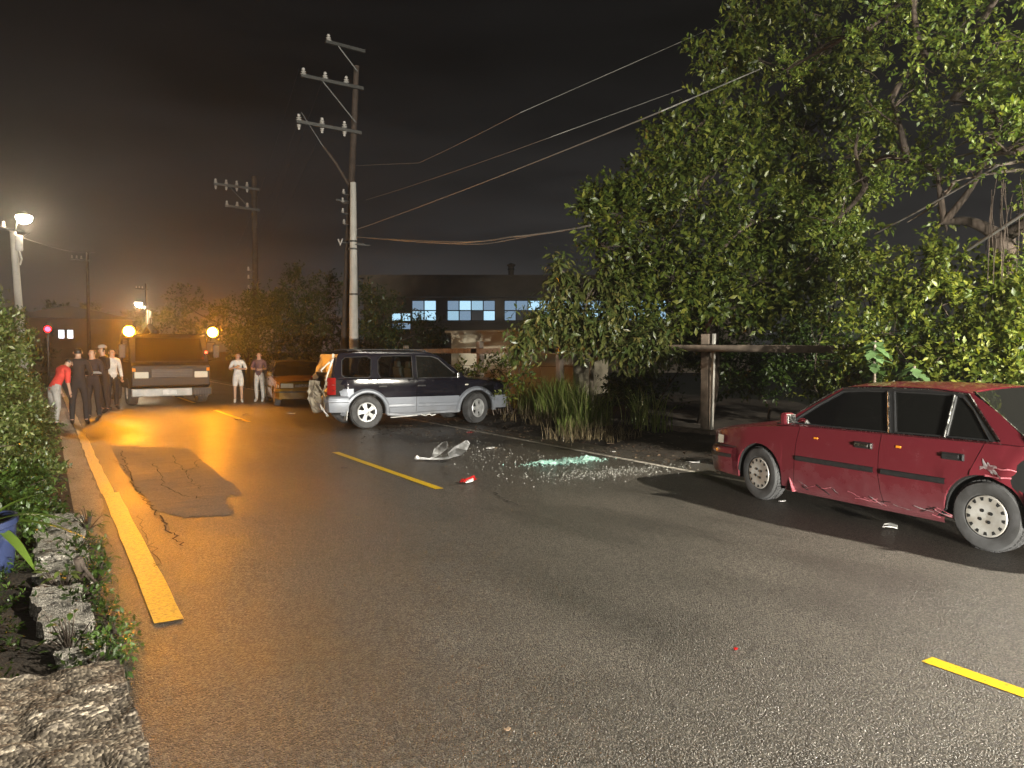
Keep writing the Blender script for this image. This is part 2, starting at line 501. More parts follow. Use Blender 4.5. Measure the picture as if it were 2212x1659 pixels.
# ================================================================== VEHICLES
from mathutils.geometry import tessellate_polygon
def glass_mat(name, tint, amount, rough=0.03):
    m = bpy.data.materials.new(name); m.use_nodes = True
    t = m.node_tree; t.nodes.clear(); N = t.nodes.new; L = t.links.new
    o = N("ShaderNodeOutputMaterial"); mix = N("ShaderNodeMixShader"); tr = N("ShaderNodeBsdfTransparent"); gl = N("ShaderNodeBsdfGlossy")
    add = N("ShaderNodeMixShader"); df = N("ShaderNodeBsdfDiffuse")
    df.inputs[0].default_value = (0.012, 0.012, 0.011, 1)
    tr.inputs[0].default_value = (*tint, 1); gl.inputs[1].default_value = rough
    gl.inputs[0].default_value = (0.9, 0.9, 0.9, 1)
    fr = N("ShaderNodeFresnel"); fr.inputs[0].default_value = 1.5
    add.inputs[0].default_value = amount; L(df.outputs[0], add.inputs[1]); L(tr.outputs[0], add.inputs[2])
    L(fr.outputs[0], mix.inputs[0]); L(add.outputs[0], mix.inputs[1]); L(gl.outputs[0], mix.inputs[2]); L(mix.outputs[0], o.inputs[0])
    return m
def paint_mat(name, col, dirt=(0.16, 0.13, 0.10), amt=0.5, rough=0.15, flake=0.0, zdirt=0.55, coat=0.5):
    """car paint with dried dirt along the lower panels and in blotches"""
    m = bpy.data.materials.new(name); m.use_nodes = True
    t = m.node_tree; b = t.nodes["Principled BSDF"]; N = t.nodes.new; L = t.links.new
    co = N("ShaderNodeTexCoord"); sp = N("ShaderNodeSeparateXYZ"); L(co.outputs["Object"], sp.inputs[0])
    n = N("ShaderNodeTexNoise"); n.inputs["Scale"].default_value = 3.2; n.inputs["Detail"].default_value = 8; n.inputs["Roughness"].default_value = 0.65
    L(co.outputs["Object"], n.inputs["Vector"])
    zr = N("ShaderNodeMapRange"); zr.inputs["From Min"].default_value = zdirt; zr.inputs["From Max"].default_value = 0.16
    zr.inputs["To Min"].default_value = 0.0; zr.inputs["To Max"].default_value = 0.42; L(sp.outputs[2], zr.inputs[0])
    ad = N("ShaderNodeMath"); ad.operation = 'ADD'; L(n.outputs[0], ad.inputs[0]); L(zr.outputs[0], ad.inputs[1])
    mr = N("ShaderNodeMapRange"); mr.inputs["From Min"].default_value = 0.56; mr.inputs["From Max"].default_value = 0.95
    mr.inputs["To Max"].default_value = amt; L(ad.outputs[0], mr.inputs[0])
    mx = N("ShaderNodeMix"); mx.data_type = 'RGBA'; mx.inputs[6].default_value = (*col, 1); mx.inputs[7].default_value = (*dirt, 1)
    L(mr.outputs[0], mx.inputs[0]); L(mx.outputs[2], b.inputs["Base Color"])
    rr = N("ShaderNodeMapRange"); rr.inputs["To Min"].default_value = rough; rr.inputs["To Max"].default_value = 0.7
    L(mr.outputs[0], rr.inputs[0]); L(rr.outputs[0], b.inputs["Roughness"])
    b.inputs["Metallic"].default_value = flake
    fb = N("ShaderNodeTexNoise"); fb.inputs["Scale"].default_value = 7; fb.inputs["Detail"].default_value = 4; L(co.outputs["Object"], fb.inputs["Vector"])
    bu = N("ShaderNodeBump"); bu.inputs["Strength"].default_value = 0.06; bu.inputs["Distance"].default_value = 0.02
    L(fb.outputs[0], bu.inputs["Height"]); L(bu.outputs[0], b.inputs["Normal"])
    _in(b, "Coat Weight").default_value = coat; _in(b, "Coat Roughness").default_value = 0.04
    return m
M['red_paint'] = paint_mat('faded_maroon_paint', (0.120, 0.015, 0.022), (0.20, 0.10, 0.11), 0.42, zdirt=0.55, rough=0.24)
M['taxi_paint'] = paint_mat('yellow_car_paint', (0.22, 0.12, 0.010), (0.10, 0.07, 0.04), 0.3)
M['navy_paint'] = paint_mat('dark_navy_paint', (0.007, 0.007, 0.012), (0.035, 0.032, 0.03), 0.25, rough=0.13, coat=0.6)
M['cladding'] = paint_mat('dull_silver_blue_cladding', (0.215, 0.23, 0.265), (0.14, 0.125, 0.11), 0.45, rough=0.42, flake=0.25)
M['crushed_paint'] = paint_mat('crushed_navy_paint', (0.02, 0.02, 0.024), (0.07, 0.06, 0.05), 0.5, rough=0.55, coat=0.0)
M['black_trim'] = mat('black_rubber_trim', (0.014, 0.014, 0.015), 0.55, var=0.3, vscale=20)
M['under'] = mat('dark_underbody', (0.006, 0.006, 0.006), 0.9)
M['chrome'] = mat('dull_chrome', (0.62, 0.61, 0.58), 0.22, 1.0, rvar=0.1, vscale=30)
M['tyre'] = mat('dusty_tyre_rubber', (0.075, 0.075, 0.078), 0.8, col2=(0.035, 0.034, 0.034), vscale=7, thr=(0.35, 0.65), bump=0.4, bscale=90)
M['hubcap'] = mat('grimy_silver_hubcap', (0.52, 0.51, 0.49), 0.42, 0.35, col2=(0.36, 0.33, 0.29), vscale=9, thr=(0.3, 0.62))
M['alloy'] = mat('alloy_wheel', (0.62, 0.62, 0.62), 0.35, 0.55, var=0.15, vscale=14)
M['tint_glass'] = glass_mat('dark_tinted_glass', (0.10, 0.10, 0.10), 0.35)
M['clear_glass'] = glass_mat('car_window_glass', (0.62, 0.64, 0.60), 0.95)
M['lens_white'] = mat('clear_lamp_lens', (0.62, 0.58, 0.48), 0.12, spec=0.8)
M['lens_amber'] = mat('amber_lens', (0.75, 0.26, 0.02), 0.15, spec=0.8)
M['lens_red'] = mat('red_lamp_lens', (0.24, 0.010, 0.010), 0.14, spec=0.9)
M['bare_steel'] = mat('scraped_bare_steel', (0.55, 0.52, 0.53), 0.4, 0.6, col2=(0.25, 0.10, 0.11), vscale=22, thr=(0.35, 0.6))
M['pink_scrape'] = mat('scraped_pink_paint', (0.52, 0.17, 0.20), 0.55, col2=(0.30, 0.06, 0.08), vscale=18, thr=(0.3, 0.6))
M['seat'] = mat('grey_seat_cloth', (0.05, 0.048, 0.045), 0.9)
M['plastic_white'] = mat('grimy_white_plastic', (0.55, 0.54, 0.52), 0.45, var=0.2, vscale=8)
M['torn'] = mat('torn_bent_metal', (0.26, 0.22, 0.16), 0.65, 0.0, col2=(0.10, 0.08, 0.06), vscale=9, thr=(0.38, 0.6))

def lerp(a, b, t): return a + (b - a) * t
def pw(x, pts):
    """piecewise linear, pts sorted by x ascending"""
    if x <= pts[0][0]: return pts[0][1]
    for (x0, y0), (x1, y1) in zip(pts, pts[1:]):
        if x <= x1:
            t = (x - x0) / (x1 - x0) if x1 > x0 else 0
            return y0 + (y1 - y0) * t
    return pts[-1][1]
def sm(x, pts):
    """like pw but eased between the points (catmull-ish through smoothing)"""
    d = 0.06
    return (pw(x - d, pts) + 2 * pw(x, pts) + pw(x + d, pts)) / 4

class CarShape:
    def __init__(s, wz, plan, belt, sill, axles, ra, zc, tumble, axz):
        s.wz, s.plan, s.beltp, s.sillz, s.axles, s.ra, s.zc, s.tumble, s.axz = wz, plan, belt, sill, axles, ra, zc, tumble, axz
    def belt(s, x): return sm(x, s.beltp)
    def w(s, x, z): return pw(z, s.wz) - sm(x, s.plan)
    def zb(s, x):
        z = s.sillz
        for a in s.axles:
            d = abs(x - a)
            if d < s.ra: z = max(z, s.axz + math.sqrt(s.ra ** 2 - d * d))
        return z
    def side(s, x, z):      # half width anywhere on the flank, tumblehome above the belt
        b = s.belt(x)
        if z <= b: return s.w(x, z)
        return s.w(x, b) - 0.02 - (z - b) * s.tumble
    def stations(s, xa, xb):
        L = [xa, xb]
        n = max(2, int(abs(xb - xa) / 0.16))
        L += [lerp(xa, xb, i / n) for i in range(n + 1)]
        for a in s.axles:
            for k in range(19):
                L.append(a + s.ra * math.cos(math.pi * k / 18) * (1.0001 if k in (0, 18) else 1))
            L += [a - s.ra * 0.9995, a + s.ra * 0.9995]
        lo, hi = min(xa, xb), max(xa, xb)
        L = sorted({round(v, 4) for v in L if lo - 1e-6 <= v <= hi + 1e-6})
        out = [L[0]]
        for v in L[1:]:
            if v - out[-1] > 0.0002: out.append(v)
        return out
    def panel(s, xa, xb, ztop=None, zbot=None, off=0.0, side=1, shear=None, dent=None, rows_low=(0, .3, .6), rows_hi=(0, .3, .6, .85, 1), gap=0.003, lip=True):
        """skin of one flank between xa and xb; shear(xrel, z)->dx moves the two vertical edges"""
        st = s.stations(xa + gap, xb - gap)
        rows = []
        def pt(x, z):
            dx = 0.0
            if shear:
                t = (x - xa) / (xb - xa)
                dx = lerp(shear[0](z), shear[1](z), t)
            xx = x + dx
            y = s.w(xx, z) + off
            p = Vector((xx, y, z))
            if dent: p = dent(p)
            p.y *= side
            return p
        R_ = []
        for x in st:
            zb = s.zb(x) if zbot is None else max(zbot, s.zb(x))
            zt = (s.belt(x) if ztop is None else ztop)
            zc = min(s.zc, zt - 0.03)
            zb = min(zb, zt - 0.02)
            col = [zb + (max(zc, zb + 0.004) - zb) * f for f in rows_low] + [max(zc, zb + 0.004) + (zt - max(zc, zb + 0.004)) * f for f in rows_hi]
            R_.append([pt(x, z) for z in col])
        if lip and ztop is None:
            for r, x in zip(R_, st):
                q = r[-1].copy(); q.y -= 0.03 * side; q.z += 0.012; r.append(q)
        for r in R_:   # bottom return flange
            q = r[0].copy(); q.y -= 0.045 * side; r.insert(0, q)
        return MB().grid(R_)
    def surf(s, outline, off=0.0, side=1):
        return [Vector((x, (s.side(x, z) + off) * side, z)) for x, z in outline]

def densify(poly, step=0.12):
    out = []
    for i, p in enumerate(poly):
        q = poly[(i + 1) % len(poly)]
        d = math.dist(p, q); n = max(1, int(d / step))
        for k in range(n): out.append((lerp(p[0], q[0], k / n), lerp(p[1], q[1], k / n)))
    return out
def holed(s, outer, holes, off, side):
    loops = [densify(outer)] + [densify(h) for h in holes]
    flat = [p for l in loops for p in l]
    tris = tessellate_polygon([[Vector((x, z, 0)) for x, z in l] for l in loops])
    V = [Vector((x, (s.side(x, z) + off) * side, z)) for x, z in flat]
    return MB().add(V, [tuple(t) for t in tris])
def flat_side(s, outline, off, side):
    tris = tessellate_polygon([[Vector((x, z, 0)) for x, z in densify(outline)]])
    return MB().add(s.surf(densify(outline), off, side), [tuple(t) for t in tris])
def solid(o, th, off=-1):
    m = o.modifiers.new("thick", 'SOLIDIFY'); m.thickness = th; m.offset = off; return o
def outline_strip(pts3, wd, out):
    """thin raised trim along a 3d polyline"""
    return MB().tube(pts3, wd, 6)

def wheel(parent, x, y, r, wdt, style, side, steer=0.0, name='wheel'):
    """side +1: outer face towards +Y"""
    hub = bpy.data.objects.new(name, None); C.objects.link(hub); hub.parent = parent
    hub.location = (x, y, r); hub.rotation_euler = (0, 0, R(steer)); hub.empty_display_size = .1
    h = wdt / 2
    rim = r * (0.60 if style != 'suv' else 0.60)
    prof = [(rim, -h * .82), (r * .80, -h), (r * .94, -h * .93), (r * .985, -h * .72), (r, -h * .4), (r, h * .4), (r * .985, h * .72), (r * .94, h * .93), (r * .80, h), (rim * 1.06, h * .9), (rim, h * .72)]
    b = MB().lathe(prof, 48, axis='Y', close=True)
    # tread blocks
    o = b.build('tyre', M['tyre'], hub, smooth=40)
    tr = MB()
    for k in range(44):
        a = 2 * math.pi * k / 44
        for sgn in (-1, 1):
            m_ = Matrix.Rotation(a, 3, 'Y')
            tr.box(m_ @ Vector((0, sgn * h * .38, r * 1.0)), (r * .10, h * .55, 0.016), rot=m_)
    tr.build('tread', M['tyre'], o)
    f = side
    mtl = M['hubcap'] if style == 'cap' else M['alloy']
    if style == 'cap':
        b = MB().lathe([(0.001, h * .86), (rim * .30, h * .90), (rim * .62, h * .93), (rim * .70, h * .95), (rim * .96, h * .93), (rim * 1.0, h * .80), (rim * .98, h * .55)], 40, axis='Y')
        c = b.build('hubcap', mtl, hub, smooth=30)
        for k in range(13):
            a = 2 * math.pi * (k + .5) / 13; m_ = Matrix.Rotation(a, 3, 'Y')
            q = MB()
            pts = [m_ @ Vector((sx * rim * wv, h * .955, rim * zz)) for sx, wv, zz in ((-1, .055, .74), (1, .055, .74), (1, .095, .90), (-1, .095, .90))]
            q.prism(pts, (0, -0.012, 0)); q.build('vent_slot', M['under'], c)
        for k in range(4):
            a = 2 * math.pi * (k + .35) / 4; m_ = Matrix.Rotation(a, 3, 'Y')
            p = m_ @ Vector((0, 0, rim * .30))
            q = MB().lathe([(0.001, h * .91), (rim * .075, h * .91), (rim * .085, h * .965), (rim * .05, h * .985), (0.001, h * .955)], 10, c=(p.x, 0, p.z), axis='Y')
            q.build('wheel_nut', M['under'] if k % 2 else M['black_trim'], c, smooth=30)
    else:
        b = MB().lathe([(rim * 1.03, h * .86), (rim * .98, h * .95), (rim * .90, h * .93), (rim * .86, h * .6), (rim * .84, h * .1)], 40, axis='Y')
        b.build('rim', mtl, hub, smooth=35)
        b = MB().lathe([(0.001, h * .10), (rim * .86, h * .10)], 30, axis='Y'); b.build('brake_disc', M['under'], hub)
        sp = MB()
        for k in range(5):
            a = 2 * math.pi * k / 5 + .3; m_ = Matrix.Rotation(a, 3, 'Y')
            pts = [m_ @ Vector((sx * rim * wv, h * yy, rim * zz)) for sx, wv, zz, yy in ((-1, .20, .12, .86), (1, .20, .12, .86), (1, .17, .5, .84), (1, .27, .90, .80), (-1, .27, .90, .80), (-1, .17, .5, .84))]
            sp.prism(pts, (0, -0.03, 0))
        sp.lathe([(0.001, h * .92), (rim * .17, h * .91), (rim * .24, h * .86), (rim * .26, h * .5)], 20, axis='Y')
        o2 = sp.build('spokes', mtl, hub, smooth=25)
    if side < 0: hub.rotation_euler = (0, 0, R(steer) + math.pi)
    return hub

def sweep(path, prof, closed=False):
    """path: list of (x,y) in plan, prof: list of (outward, z) ; outward along plan normal"""
    rows = []
    n = len(path)
    for i, p in enumerate(path):
        a = Vector(path[max(0, i - 1)]); b = Vector(path[min(n - 1, i + 1)])
        d = (b - a).normalized(); nr = Vector((-d.y, d.x))
        rows.append([(p[0] + nr.x * o_, p[1] + nr.y * o_, z) for o_, z in prof])
    return MB().grid(rows)

def sedan(name, label, loc, rz, paint, glass, damaged=False, group=None, wheel_style='cap', steer=0):
    T = thing(name, label, 'car', loc, rz, group)
    s = CarShape(wz=[(0.16, .775), (0.24, .805), (0.45, .838), (0.62, .845), (0.78, .836), (0.92, .815)],
                 plan=[(-2.36, .13), (-2.1, .055), (-1.6, .012), (-.6, 0), (.8, 0), (1.5, .012), (1.9, .06), (2.16, .15)],
                 belt=[(-2.4, .90), (-1.3, .905), (0, .885), (.9, .868), (1.5, .80), (1.95, .725), (2.2, .69)],
                 sill=.205, axles=(1.27, -1.27), ra=.352, zc=.69, tumble=.36, axz=.285)
    dent = None
    if damaged:
        def dent(p):
            f = math.exp(-((p.x + 1.95) / .38) ** 2) * math.exp(-((p.z - .66) / .2) ** 2)
            q = p.copy()
            q.y -= f * (.10 + .05 * math.sin(p.x * 31 + p.z * 17) + .035 * math.sin(p.z * 52 - p.x * 13))
            f2 = math.exp(-((p.x + 1.27) / .5) ** 2) * math.exp(-((p.z - .60) / .16) ** 2)
            q.y += f2 * .012 * math.sin(p.x * 22 + 1)
            q.z += f * .03 * math.sin(p.x * 25)
            return q
    # inner shell: what shows through the shut lines and wheel arches
    for sd in (1, -1):
        s.panel(-2.28, 2.08, off=-.022, side=sd, gap=0, lip=False).build('inner_shell', M['under'], T, fix=False)
    for a in s.axles:
        for sd in (1, -1):
            wl = MB(); rows = []
            for k in range(15):
                an = math.pi * (k / 14); cx = a + s.ra * 1.0 * math.cos(an); cz = s.axz + s.ra * math.sin(an)
                y1 = s.w(cx, .5) - .03; rows.append([(cx, y1 * sd, cz), (cx, (y1 - .30) * sd, cz)])
            wl.grid(rows)
            wl.poly([(a - .45, (s.w(a, .5) - .33) * sd, .2), (a + .45, (s.w(a, .5) - .33) * sd, .2), (a + .45, (s.w(a, .5) - .33) * sd, .7), (a - .45, (s.w(a, .5) - .33) * sd, .7)])
            wl.build('wheel_well', M['under'], T, fix=False)
    MB().box((0, 0, .27), (1.75, 1.44, .10)).box((1.85, 0, .30), (.35, 1.35, .12)).box((-1.95, 0, .32), (.6, 1.3, .14)).build('floor_pan', M['under'], T)
    # flank skins
    fA = lambda z: .05 * max(0, (.62 - z) / .42) ** 1.5 - .05 * max(0, (z - .62) / .25)     # front door leading edge
    fB = lambda z: -.05 * max(0, (.60 - z) / .4) ** 2 - .02 * max(0, (z - .6) / .3)
    fC = lambda z: 0.03 - .10 * max(0, (z - .66) / .24)
    zero = lambda z: 0.0
    doors = {}
    for sd in (1, -1):
        s.panel(.74, 2.09, side=sd, shear=(fA, zero)).build('front_fender', paint, T, smooth=30, fix=False)
        doors['f', sd] = s.panel(-.26, .74, side=sd, shear=(fB, fA)).build('front_door', paint, T, smooth=30, fix=False)
        doors['r', sd] = s.panel(-1.17, -.26, side=sd, shear=(fC, fB)).build('rear_door', paint, T, smooth=30, fix=False)
        s.panel(-2.29, -1.17, side=sd, shear=(zero, fC), dent=dent if sd == 1 else None).build('rear_quarter_panel', paint, T, smooth=30, fix=False)
        # sill trim
        b = MB(); rows = []
        for k in range(13):
            x = lerp(-.90, .90, k / 12); y = (s.w(x, .2) - .005) * sd
            rows.append([(x, y, .215), (x, y + .012 * sd, .19), (x, y, .165), (x, y - .06 * sd, .16)])
        b.grid(rows).build('sill', M['black_trim'] if not damaged else paint, T, smooth=40, fix=False)
        # belt trim, moulding
        for key, xa, xb in (('f', -.22, .72), ('r', -.93, -.30)):
            rows = []
            for k in range(9):
                x = lerp(xa, xb, k / 8); z = .545; y = s.w(x, z)
                rows.append([(x, (y + .001) * sd, z - .032), (x, (y + .014) * sd, z - .024), (x, (y + .016) * sd, z + .010), (x, (y + .010) * sd, z + .020), (x, (y + .001) * sd, z + .022)])
            MB().grid(rows).build('side_moulding', M['black_trim'], doors[key, sd], smooth=50, fix=False)
        # handles
        for key, x in (('f', -.10), ('r', -.99)):
            z = .765; y = s.w(x, z)
            h = MB().box((x, (y + .004) * sd, z), (.20, .012, .062)); h = h.build('handle', M['black_trim'], doors[key, sd], bevel=.006)
            MB().box((x + .015, (y + .018) * sd, z + .004), (.15, .014, .032)).box((x - .088, (y + .014) * sd, z), (.014, .012, .05)).build('pull', M['chrome'] if key == 'f' else M['black_trim'], h, bevel=.004)
    if damaged:
        d = doors['r', 1]
        MB().box((-.47, s.w(-.47, .80) + .004, .79), (.055, .008, .022)).build('reflector', M['lens_amber'], d, bevel=.004)
        MB().box((.47, s.w(.47, .80) + .004, .775), (.055, .008, .020)).build('reflector', M['lens_amber'], doors['f', 1], bevel=.004)
    # ---- greenhouse
    zr = 1.335
    A0, A1 = (1.02, .865), (.30, 1.30)
    C1, C0 = (-1.02, 1.315), (-1.62, .905)
    outer = [A0, (.62, 1.10), A1, (.0, 1.335), (-.7, 1.34), C1, (-1.3, 1.15), C0]
    wf = [(.86, .90), (.55, 1.115), (.30, 1.262), (.02, 1.285), (-.20, 1.288), (-.33, .91)]
    wr = [(-.40, .915), (-.285, 1.288), (-.62, 1.292), (-.86, 1.285), (-.86, .925)]
    wq = [(-.895, .925), (-.895, 1.28), (-.96, 1.268), (-1.08, 1.165), (-1.27, .93)]
    for sd in (1, -1):
        holed(s, outer, [wf, wr, wq], 0, sd).build('window_frame', paint, T, fix=False)
        for nm, wn in (('front_side_window', wf), ('rear_side_window', wr), ('quarter_window', wq)):
            flat_side(s, wn, -.014, sd).build(nm, glass, T, fix=False)
            loop = s.surf(densify(wn, .08), -.004, sd); loop.append(loop[0])
            MB().tube(loop, .011, 5, cap=False).build('window_seal', M['black_trim'], T)
        for pl_ in ([(-.33, .905), (-.195, 1.295), (-.29, 1.295), (-.405, .91)], [(-.86, .92), (-.86, 1.292), (-.895, 1.29), (-.895, .92)],
                    [(-1.27, .922), (-1.08, 1.17), (-.96, 1.275), (-1.005, 1.305), (-1.125, 1.18), (-1.345, .925)], [(.30, 1.268), (.02, 1.29), (-.20, 1.293), (-.62, 1.297), (-.96, 1.272), (-.98, 1.298), (-.6, 1.325), (0, 1.318), (.29, 1.292)]):
            flat_side(s, pl_, .003, sd).build('window_surround', M['black_trim'], T, fix=False)
        # bright trims
        for pl, rr in (([(-.345, .905), (-.305, 1.03), (-.225, 1.29)], .010), ([(-.878, .92), (-.878, 1.285)], .012), ([(-1.0, 1.30), (-1.12, 1.175), (-1.355, .925)], .011),
                       ([(.9, .882), (.2, .893), (-.4, .905), (-1.3, .920)], .006), ([(.96, .90), (.60, 1.135), (.32, 1.30), (-.1, 1.322), (-.7, 1.328), (-1.0, 1.30)], .007)):
            MB().tube(s.surf([(x, z) for x, z in sum([[(lerp(a[0], c[0], t), lerp(a[1], c[1], t)) for t in (0, .33, .66)] for a, c in zip(pl, pl[1:])], []) + [pl[-1]]], .006, sd), rr, 6).build('chrome_strip', M['chrome'], T, smooth=50)
        b = MB().box((.80, (s.w(.8, .87) + .07) * sd, .955), (.10, .14, .125)); mo = b.build('wing_mirror', paint, T, bevel=.03)
        MB().box((.742, (s.w(.8, .87) + .07) * sd, .955), (.012, .115, .10)).build('mirror_glass', M['chrome'], mo, bevel=.01)
        MB().bar((.83, (s.w(.8, .87) - .04) * sd, .90), (.80, (s.w(.8, .87) + .06) * sd, .93), .05, .05).build('stalk', M['black_trim'], mo)
    # roof, windscreen, rear window
    def cross(x0, z0, off, n=9, crown=.04):
        h = s.side(x0, z0) + off
        return [(x0, h * v, z0 + crown * (1 - v * v)) for v in np.linspace(-1, 1, n)]
    rows = [cross(x, z, 0, crown=c) for x, z, c in ((.30, 1.300, .045), (.18, 1.318, .04), (0, 1.332, .035), (-.35, 1.340, .03), (-.7, 1.339, .03), (-.95, 1.325, .035), (-1.02, 1.315, .04))]
    solid(MB().grid(rows).build('roof', paint, T, smooth=40, fix=False), .02)
    def screen(rows_, nm):
        MB().grid(rows_).build(nm, glass if nm != 'rear_window' else M['tint_glass'], T, smooth=40, fix=False)
    ws = []
    for t in np.linspace(0, 1, 6):
        x = lerp(1.00, .31, t); z = lerp(.885, 1.30, t); h = s.side(x, z) - .02
        ws.append([(x + (.10 * (1 - v * v)) * (1 - t * .6), h * v, z + .045 * (1 - v * v) * t) for v in np.linspace(-1, 1, 9)])
    screen(ws, 'windscreen')
    rw = []
    for t in np.linspace(0, 1, 6):
        x = lerp(-1.03, -1.56, t); z = lerp(1.312, .94, t); h = s.side(x, z) - .03
        rw.append([(x - .07 * (1 - v * v), h * v, z + .04 * (1 - v * v) * (1 - t)) for v in np.linspace(-1, 1, 9)])
    screen(rw, 'rear_window')
    for sd in (1, -1):
        pts = [Vector(r[-1 if sd > 0 else 0]) + Vector((0, 0.004 * sd, .008)) for r in rw]
        MB().tube(pts, .011, 6).build('chrome_strip', M['chrome'], T, smooth=50)
        MB().lathe([(.001, .006), (.045, .004), (.055, 0)], 14, c=(-1.63, (s.w(-1.63, .9) - .012) * sd, .965), axis='Y').build('pillar_badge', M['chrome'], T)
    # bonnet, boot, cowl
    def deck(x0, x1, n, crown, zoff, edge=.035):
        rows = []
        for k in range(n + 1):
            x = lerp(x0, x1, k / n); z = s.belt(x) + zoff; h = s.w(x, s.belt(x)) - edge
            rows.append([(x, h * v, z + crown * (1 - abs(v) ** 2.4)) for v in np.linspace(-1, 1, 11)])
        return rows
    MB().grid(deck(1.04, 2.07, 9, .045, .012)).build('bonnet', paint, T, smooth=40, fix=False)
    MB().grid(deck(-2.30, -1.56, 6, .035, .014)).build('boot_lid', paint, T, smooth=40, fix=False)
    MB().box((1.02, 0, .868), (.16, 1.45, .03)).build('cowl', M['black_trim'], T)
    # nose
    def noseline(x0, sh, n=12, wsh=0.0):
        out = []
        for k in range(n + 1):
            v = lerp(-1, 1, k / n)
            out.append((x0 - sh * abs(v) ** 3, (.70 + wsh) * v))
        return out
    nl = noseline(2.10, .10)
    MB().grid([[(x, y, .50), (x + .01, y, .60), (x - .02, y, .71), (x - .05, y, .735)] for x, y in nl]).build('front_panel', paint, T, smooth=40, fix=False)
    g = MB().box((2.118, 0, .625), (.02, .62, .10)).build('grille', M['black_trim'], T, bevel=.01)
    for k in range(4): MB().box((2.131, 0, .592 + k * .022), (.008, .60, .006)).build('grille_bar', M['chrome'], g)
    for sd in (1, -1):
        hl = MB(); rows = []
        for t in np.linspace(0, 1, 6):
            y = lerp(.34, .74, t); x = 2.125 - .10 * (y / .70) ** 3
            rows.append([(x, y * sd, .565), (x + .012, y * sd, .63), (x - .012, y * sd, .695)])
        rows.append([(1.93, .772 * sd, .565), (1.935, .775 * sd, .63), (1.92, .768 * sd, .69)])
        hl.grid(rows).build('headlight', M['lens_white'], T, smooth=50, fix=False)
        MB().grid([[(1.955, .792 * sd, .575), (1.95, .795 * sd, .68)], [(1.85, .808 * sd, .58), (1.845, .808 * sd, .67)]]).build('corner_lamp', M['lens_white'], T, fix=False)
        MB().grid([[(-2.33, .40 * sd, .60), (-2.335, .40 * sd, .80)], [(-2.31, .64 * sd, .60), (-2.315, .64 * sd, .80)], [(-2.24, .745 * sd, .60), (-2.24, .75 * sd, .80)]]).build('tail_light', M['lens_red'], T, fix=False)
    path = [(1.66, .835)] + [(1.85, .832), (2.0, .805), (2.09, .74)] + [(2.155 - .06 * abs(v / .7) ** 3, v) for v in (.6, .3, 0, -.3, -.6)] + [(2.09, -.74), (2.0, -.805), (1.85, -.832), (1.66, -.835)]
    bp = sweep(path, [(-.03, .235), (-.005, .24), (.012, .33), (.018, .42), (.022, .505), (.004, .535), (-.05, .545)])
    for sd in (1, -1):
        MB().tube([(1.64, .812 * sd, .553), (1.85, .808 * sd, .556), (1.98, .782 * sd, .556), (2.06, .74 * sd, .554)], .006, 5).build('shut_line', M['under'], T)
    bmp = bp.build('front_bumper', paint, T, smooth=40, fix=True)
    sweep(path, [(.019, .425), (.030, .432), (.030, .462), (.019, .47)]).build('bumper_strip', M['black_trim'], bmp)
    path = [(-1.64, -.835), (-1.9, -.832), (-2.15, -.80), (-2.28, -.70)] + [(-2.345 + .05 * abs(v / .7) ** 3, v) for v in (-.5, -.2, .1, .4, .6)] + [(-2.28, .70), (-2.15, .80), (-1.9, .832), (-1.64, .835)]
    rb = sweep(path, [(-.03, .25), (-.005, .255), (.012, .34), (.02, .50), (.004, .54), (-.05, .55)]).build('rear_bumper', paint, T, smooth=40)
    MB().grid([[(-2.30 + .06 * abs(v) ** 3, .76 * v, .50), (-2.315 + .06 * abs(v) ** 3, .76 * v, .7), (-2.28 + .06 * abs(v) ** 3, .74 * v, .92)] for v in np.linspace(-1, 1, 9)]).build('rear_panel', paint, T, smooth=40, fix=False)
    # seats and dash inside
    it = MB()
    for y in (.36, -.36):
        it.box((-.05, y, .55), (.5, .5, .16)).box((-.33, y, .85), (.14, .48, .55), rot=(0, .2 * -1, 0)).box((-.40, y, 1.15), (.10, .26, .16))
    it.box((-1.0, 0, .55), (.5, 1.3, .16)).box((-1.30, 0, .82), (.14, 1.3, .5)).box((.75, 0, .80), (.35, 1.4, .18))
    it.build('seats', M['seat'], T, bevel=.03)
    for x in s.axles:
        for sd in (1, -1):
            wheel(T, x, .725 * sd, .295, .185, wheel_style, sd, steer if x > 0 else 0)
    if damaged:
        q = s
        # rubbing strip, mudflap, scrapes of the hit rear quarter
        b = MB(); pts = [(.905, .775, .47), (.79, .80, .19), (.83, .78, .135), (.905, .765, .15)]
        b.prism([Vector((.90, .70, .44)), Vector((.895, .80, .44)), Vector((.78, .83, .17)), Vector((.77, .66, .17))], (-.012, 0, 0)).build('mud_flap', M['pink_scrape'], T)
        def scrape(pts, rad, m_):
            P = []
            for (x, z) in pts:
                p = dent(Vector((x, s.w(x, z), z))); P.append(p + Vector((0, .003, 0)))
            rows = []
            for i, p in enumerate(P):
                r_ = rad * random.uniform(.5, 1.2); rows.append([p + Vector((0, 0, r_)), p + Vector((0, .0015, 0)), p - Vector((0, 0, r_))])
            return MB().grid(rows).build('scrape', m_, T, fix=False)
        lin = lambda a, c, n=9: [(lerp(a[0], c[0], i / n), lerp(a[1], c[1], i / n) + random.uniform(-.006, .006)) for i in range(n + 1)]
        scrape(lin((-1.24, .76), (-1.33, .66)), .020, M['bare_steel']); scrape(lin((-1.22, .70), (-1.36, .72)), .016, M['bare_steel'])
        scrape(lin((-1.28, .74), (-1.40, .63)), .014, M['bare_steel']); scrape(lin((-1.26, .64), (-1.75, .645), 14), .007, M['pink_scrape'])
        scrape(lin((-1.36, .71), (-1.70, .70), 12), .006, M['pink_scrape']); scrape(lin((-1.62, .76), (-1.63, .60)), .012, M['pink_scrape'])
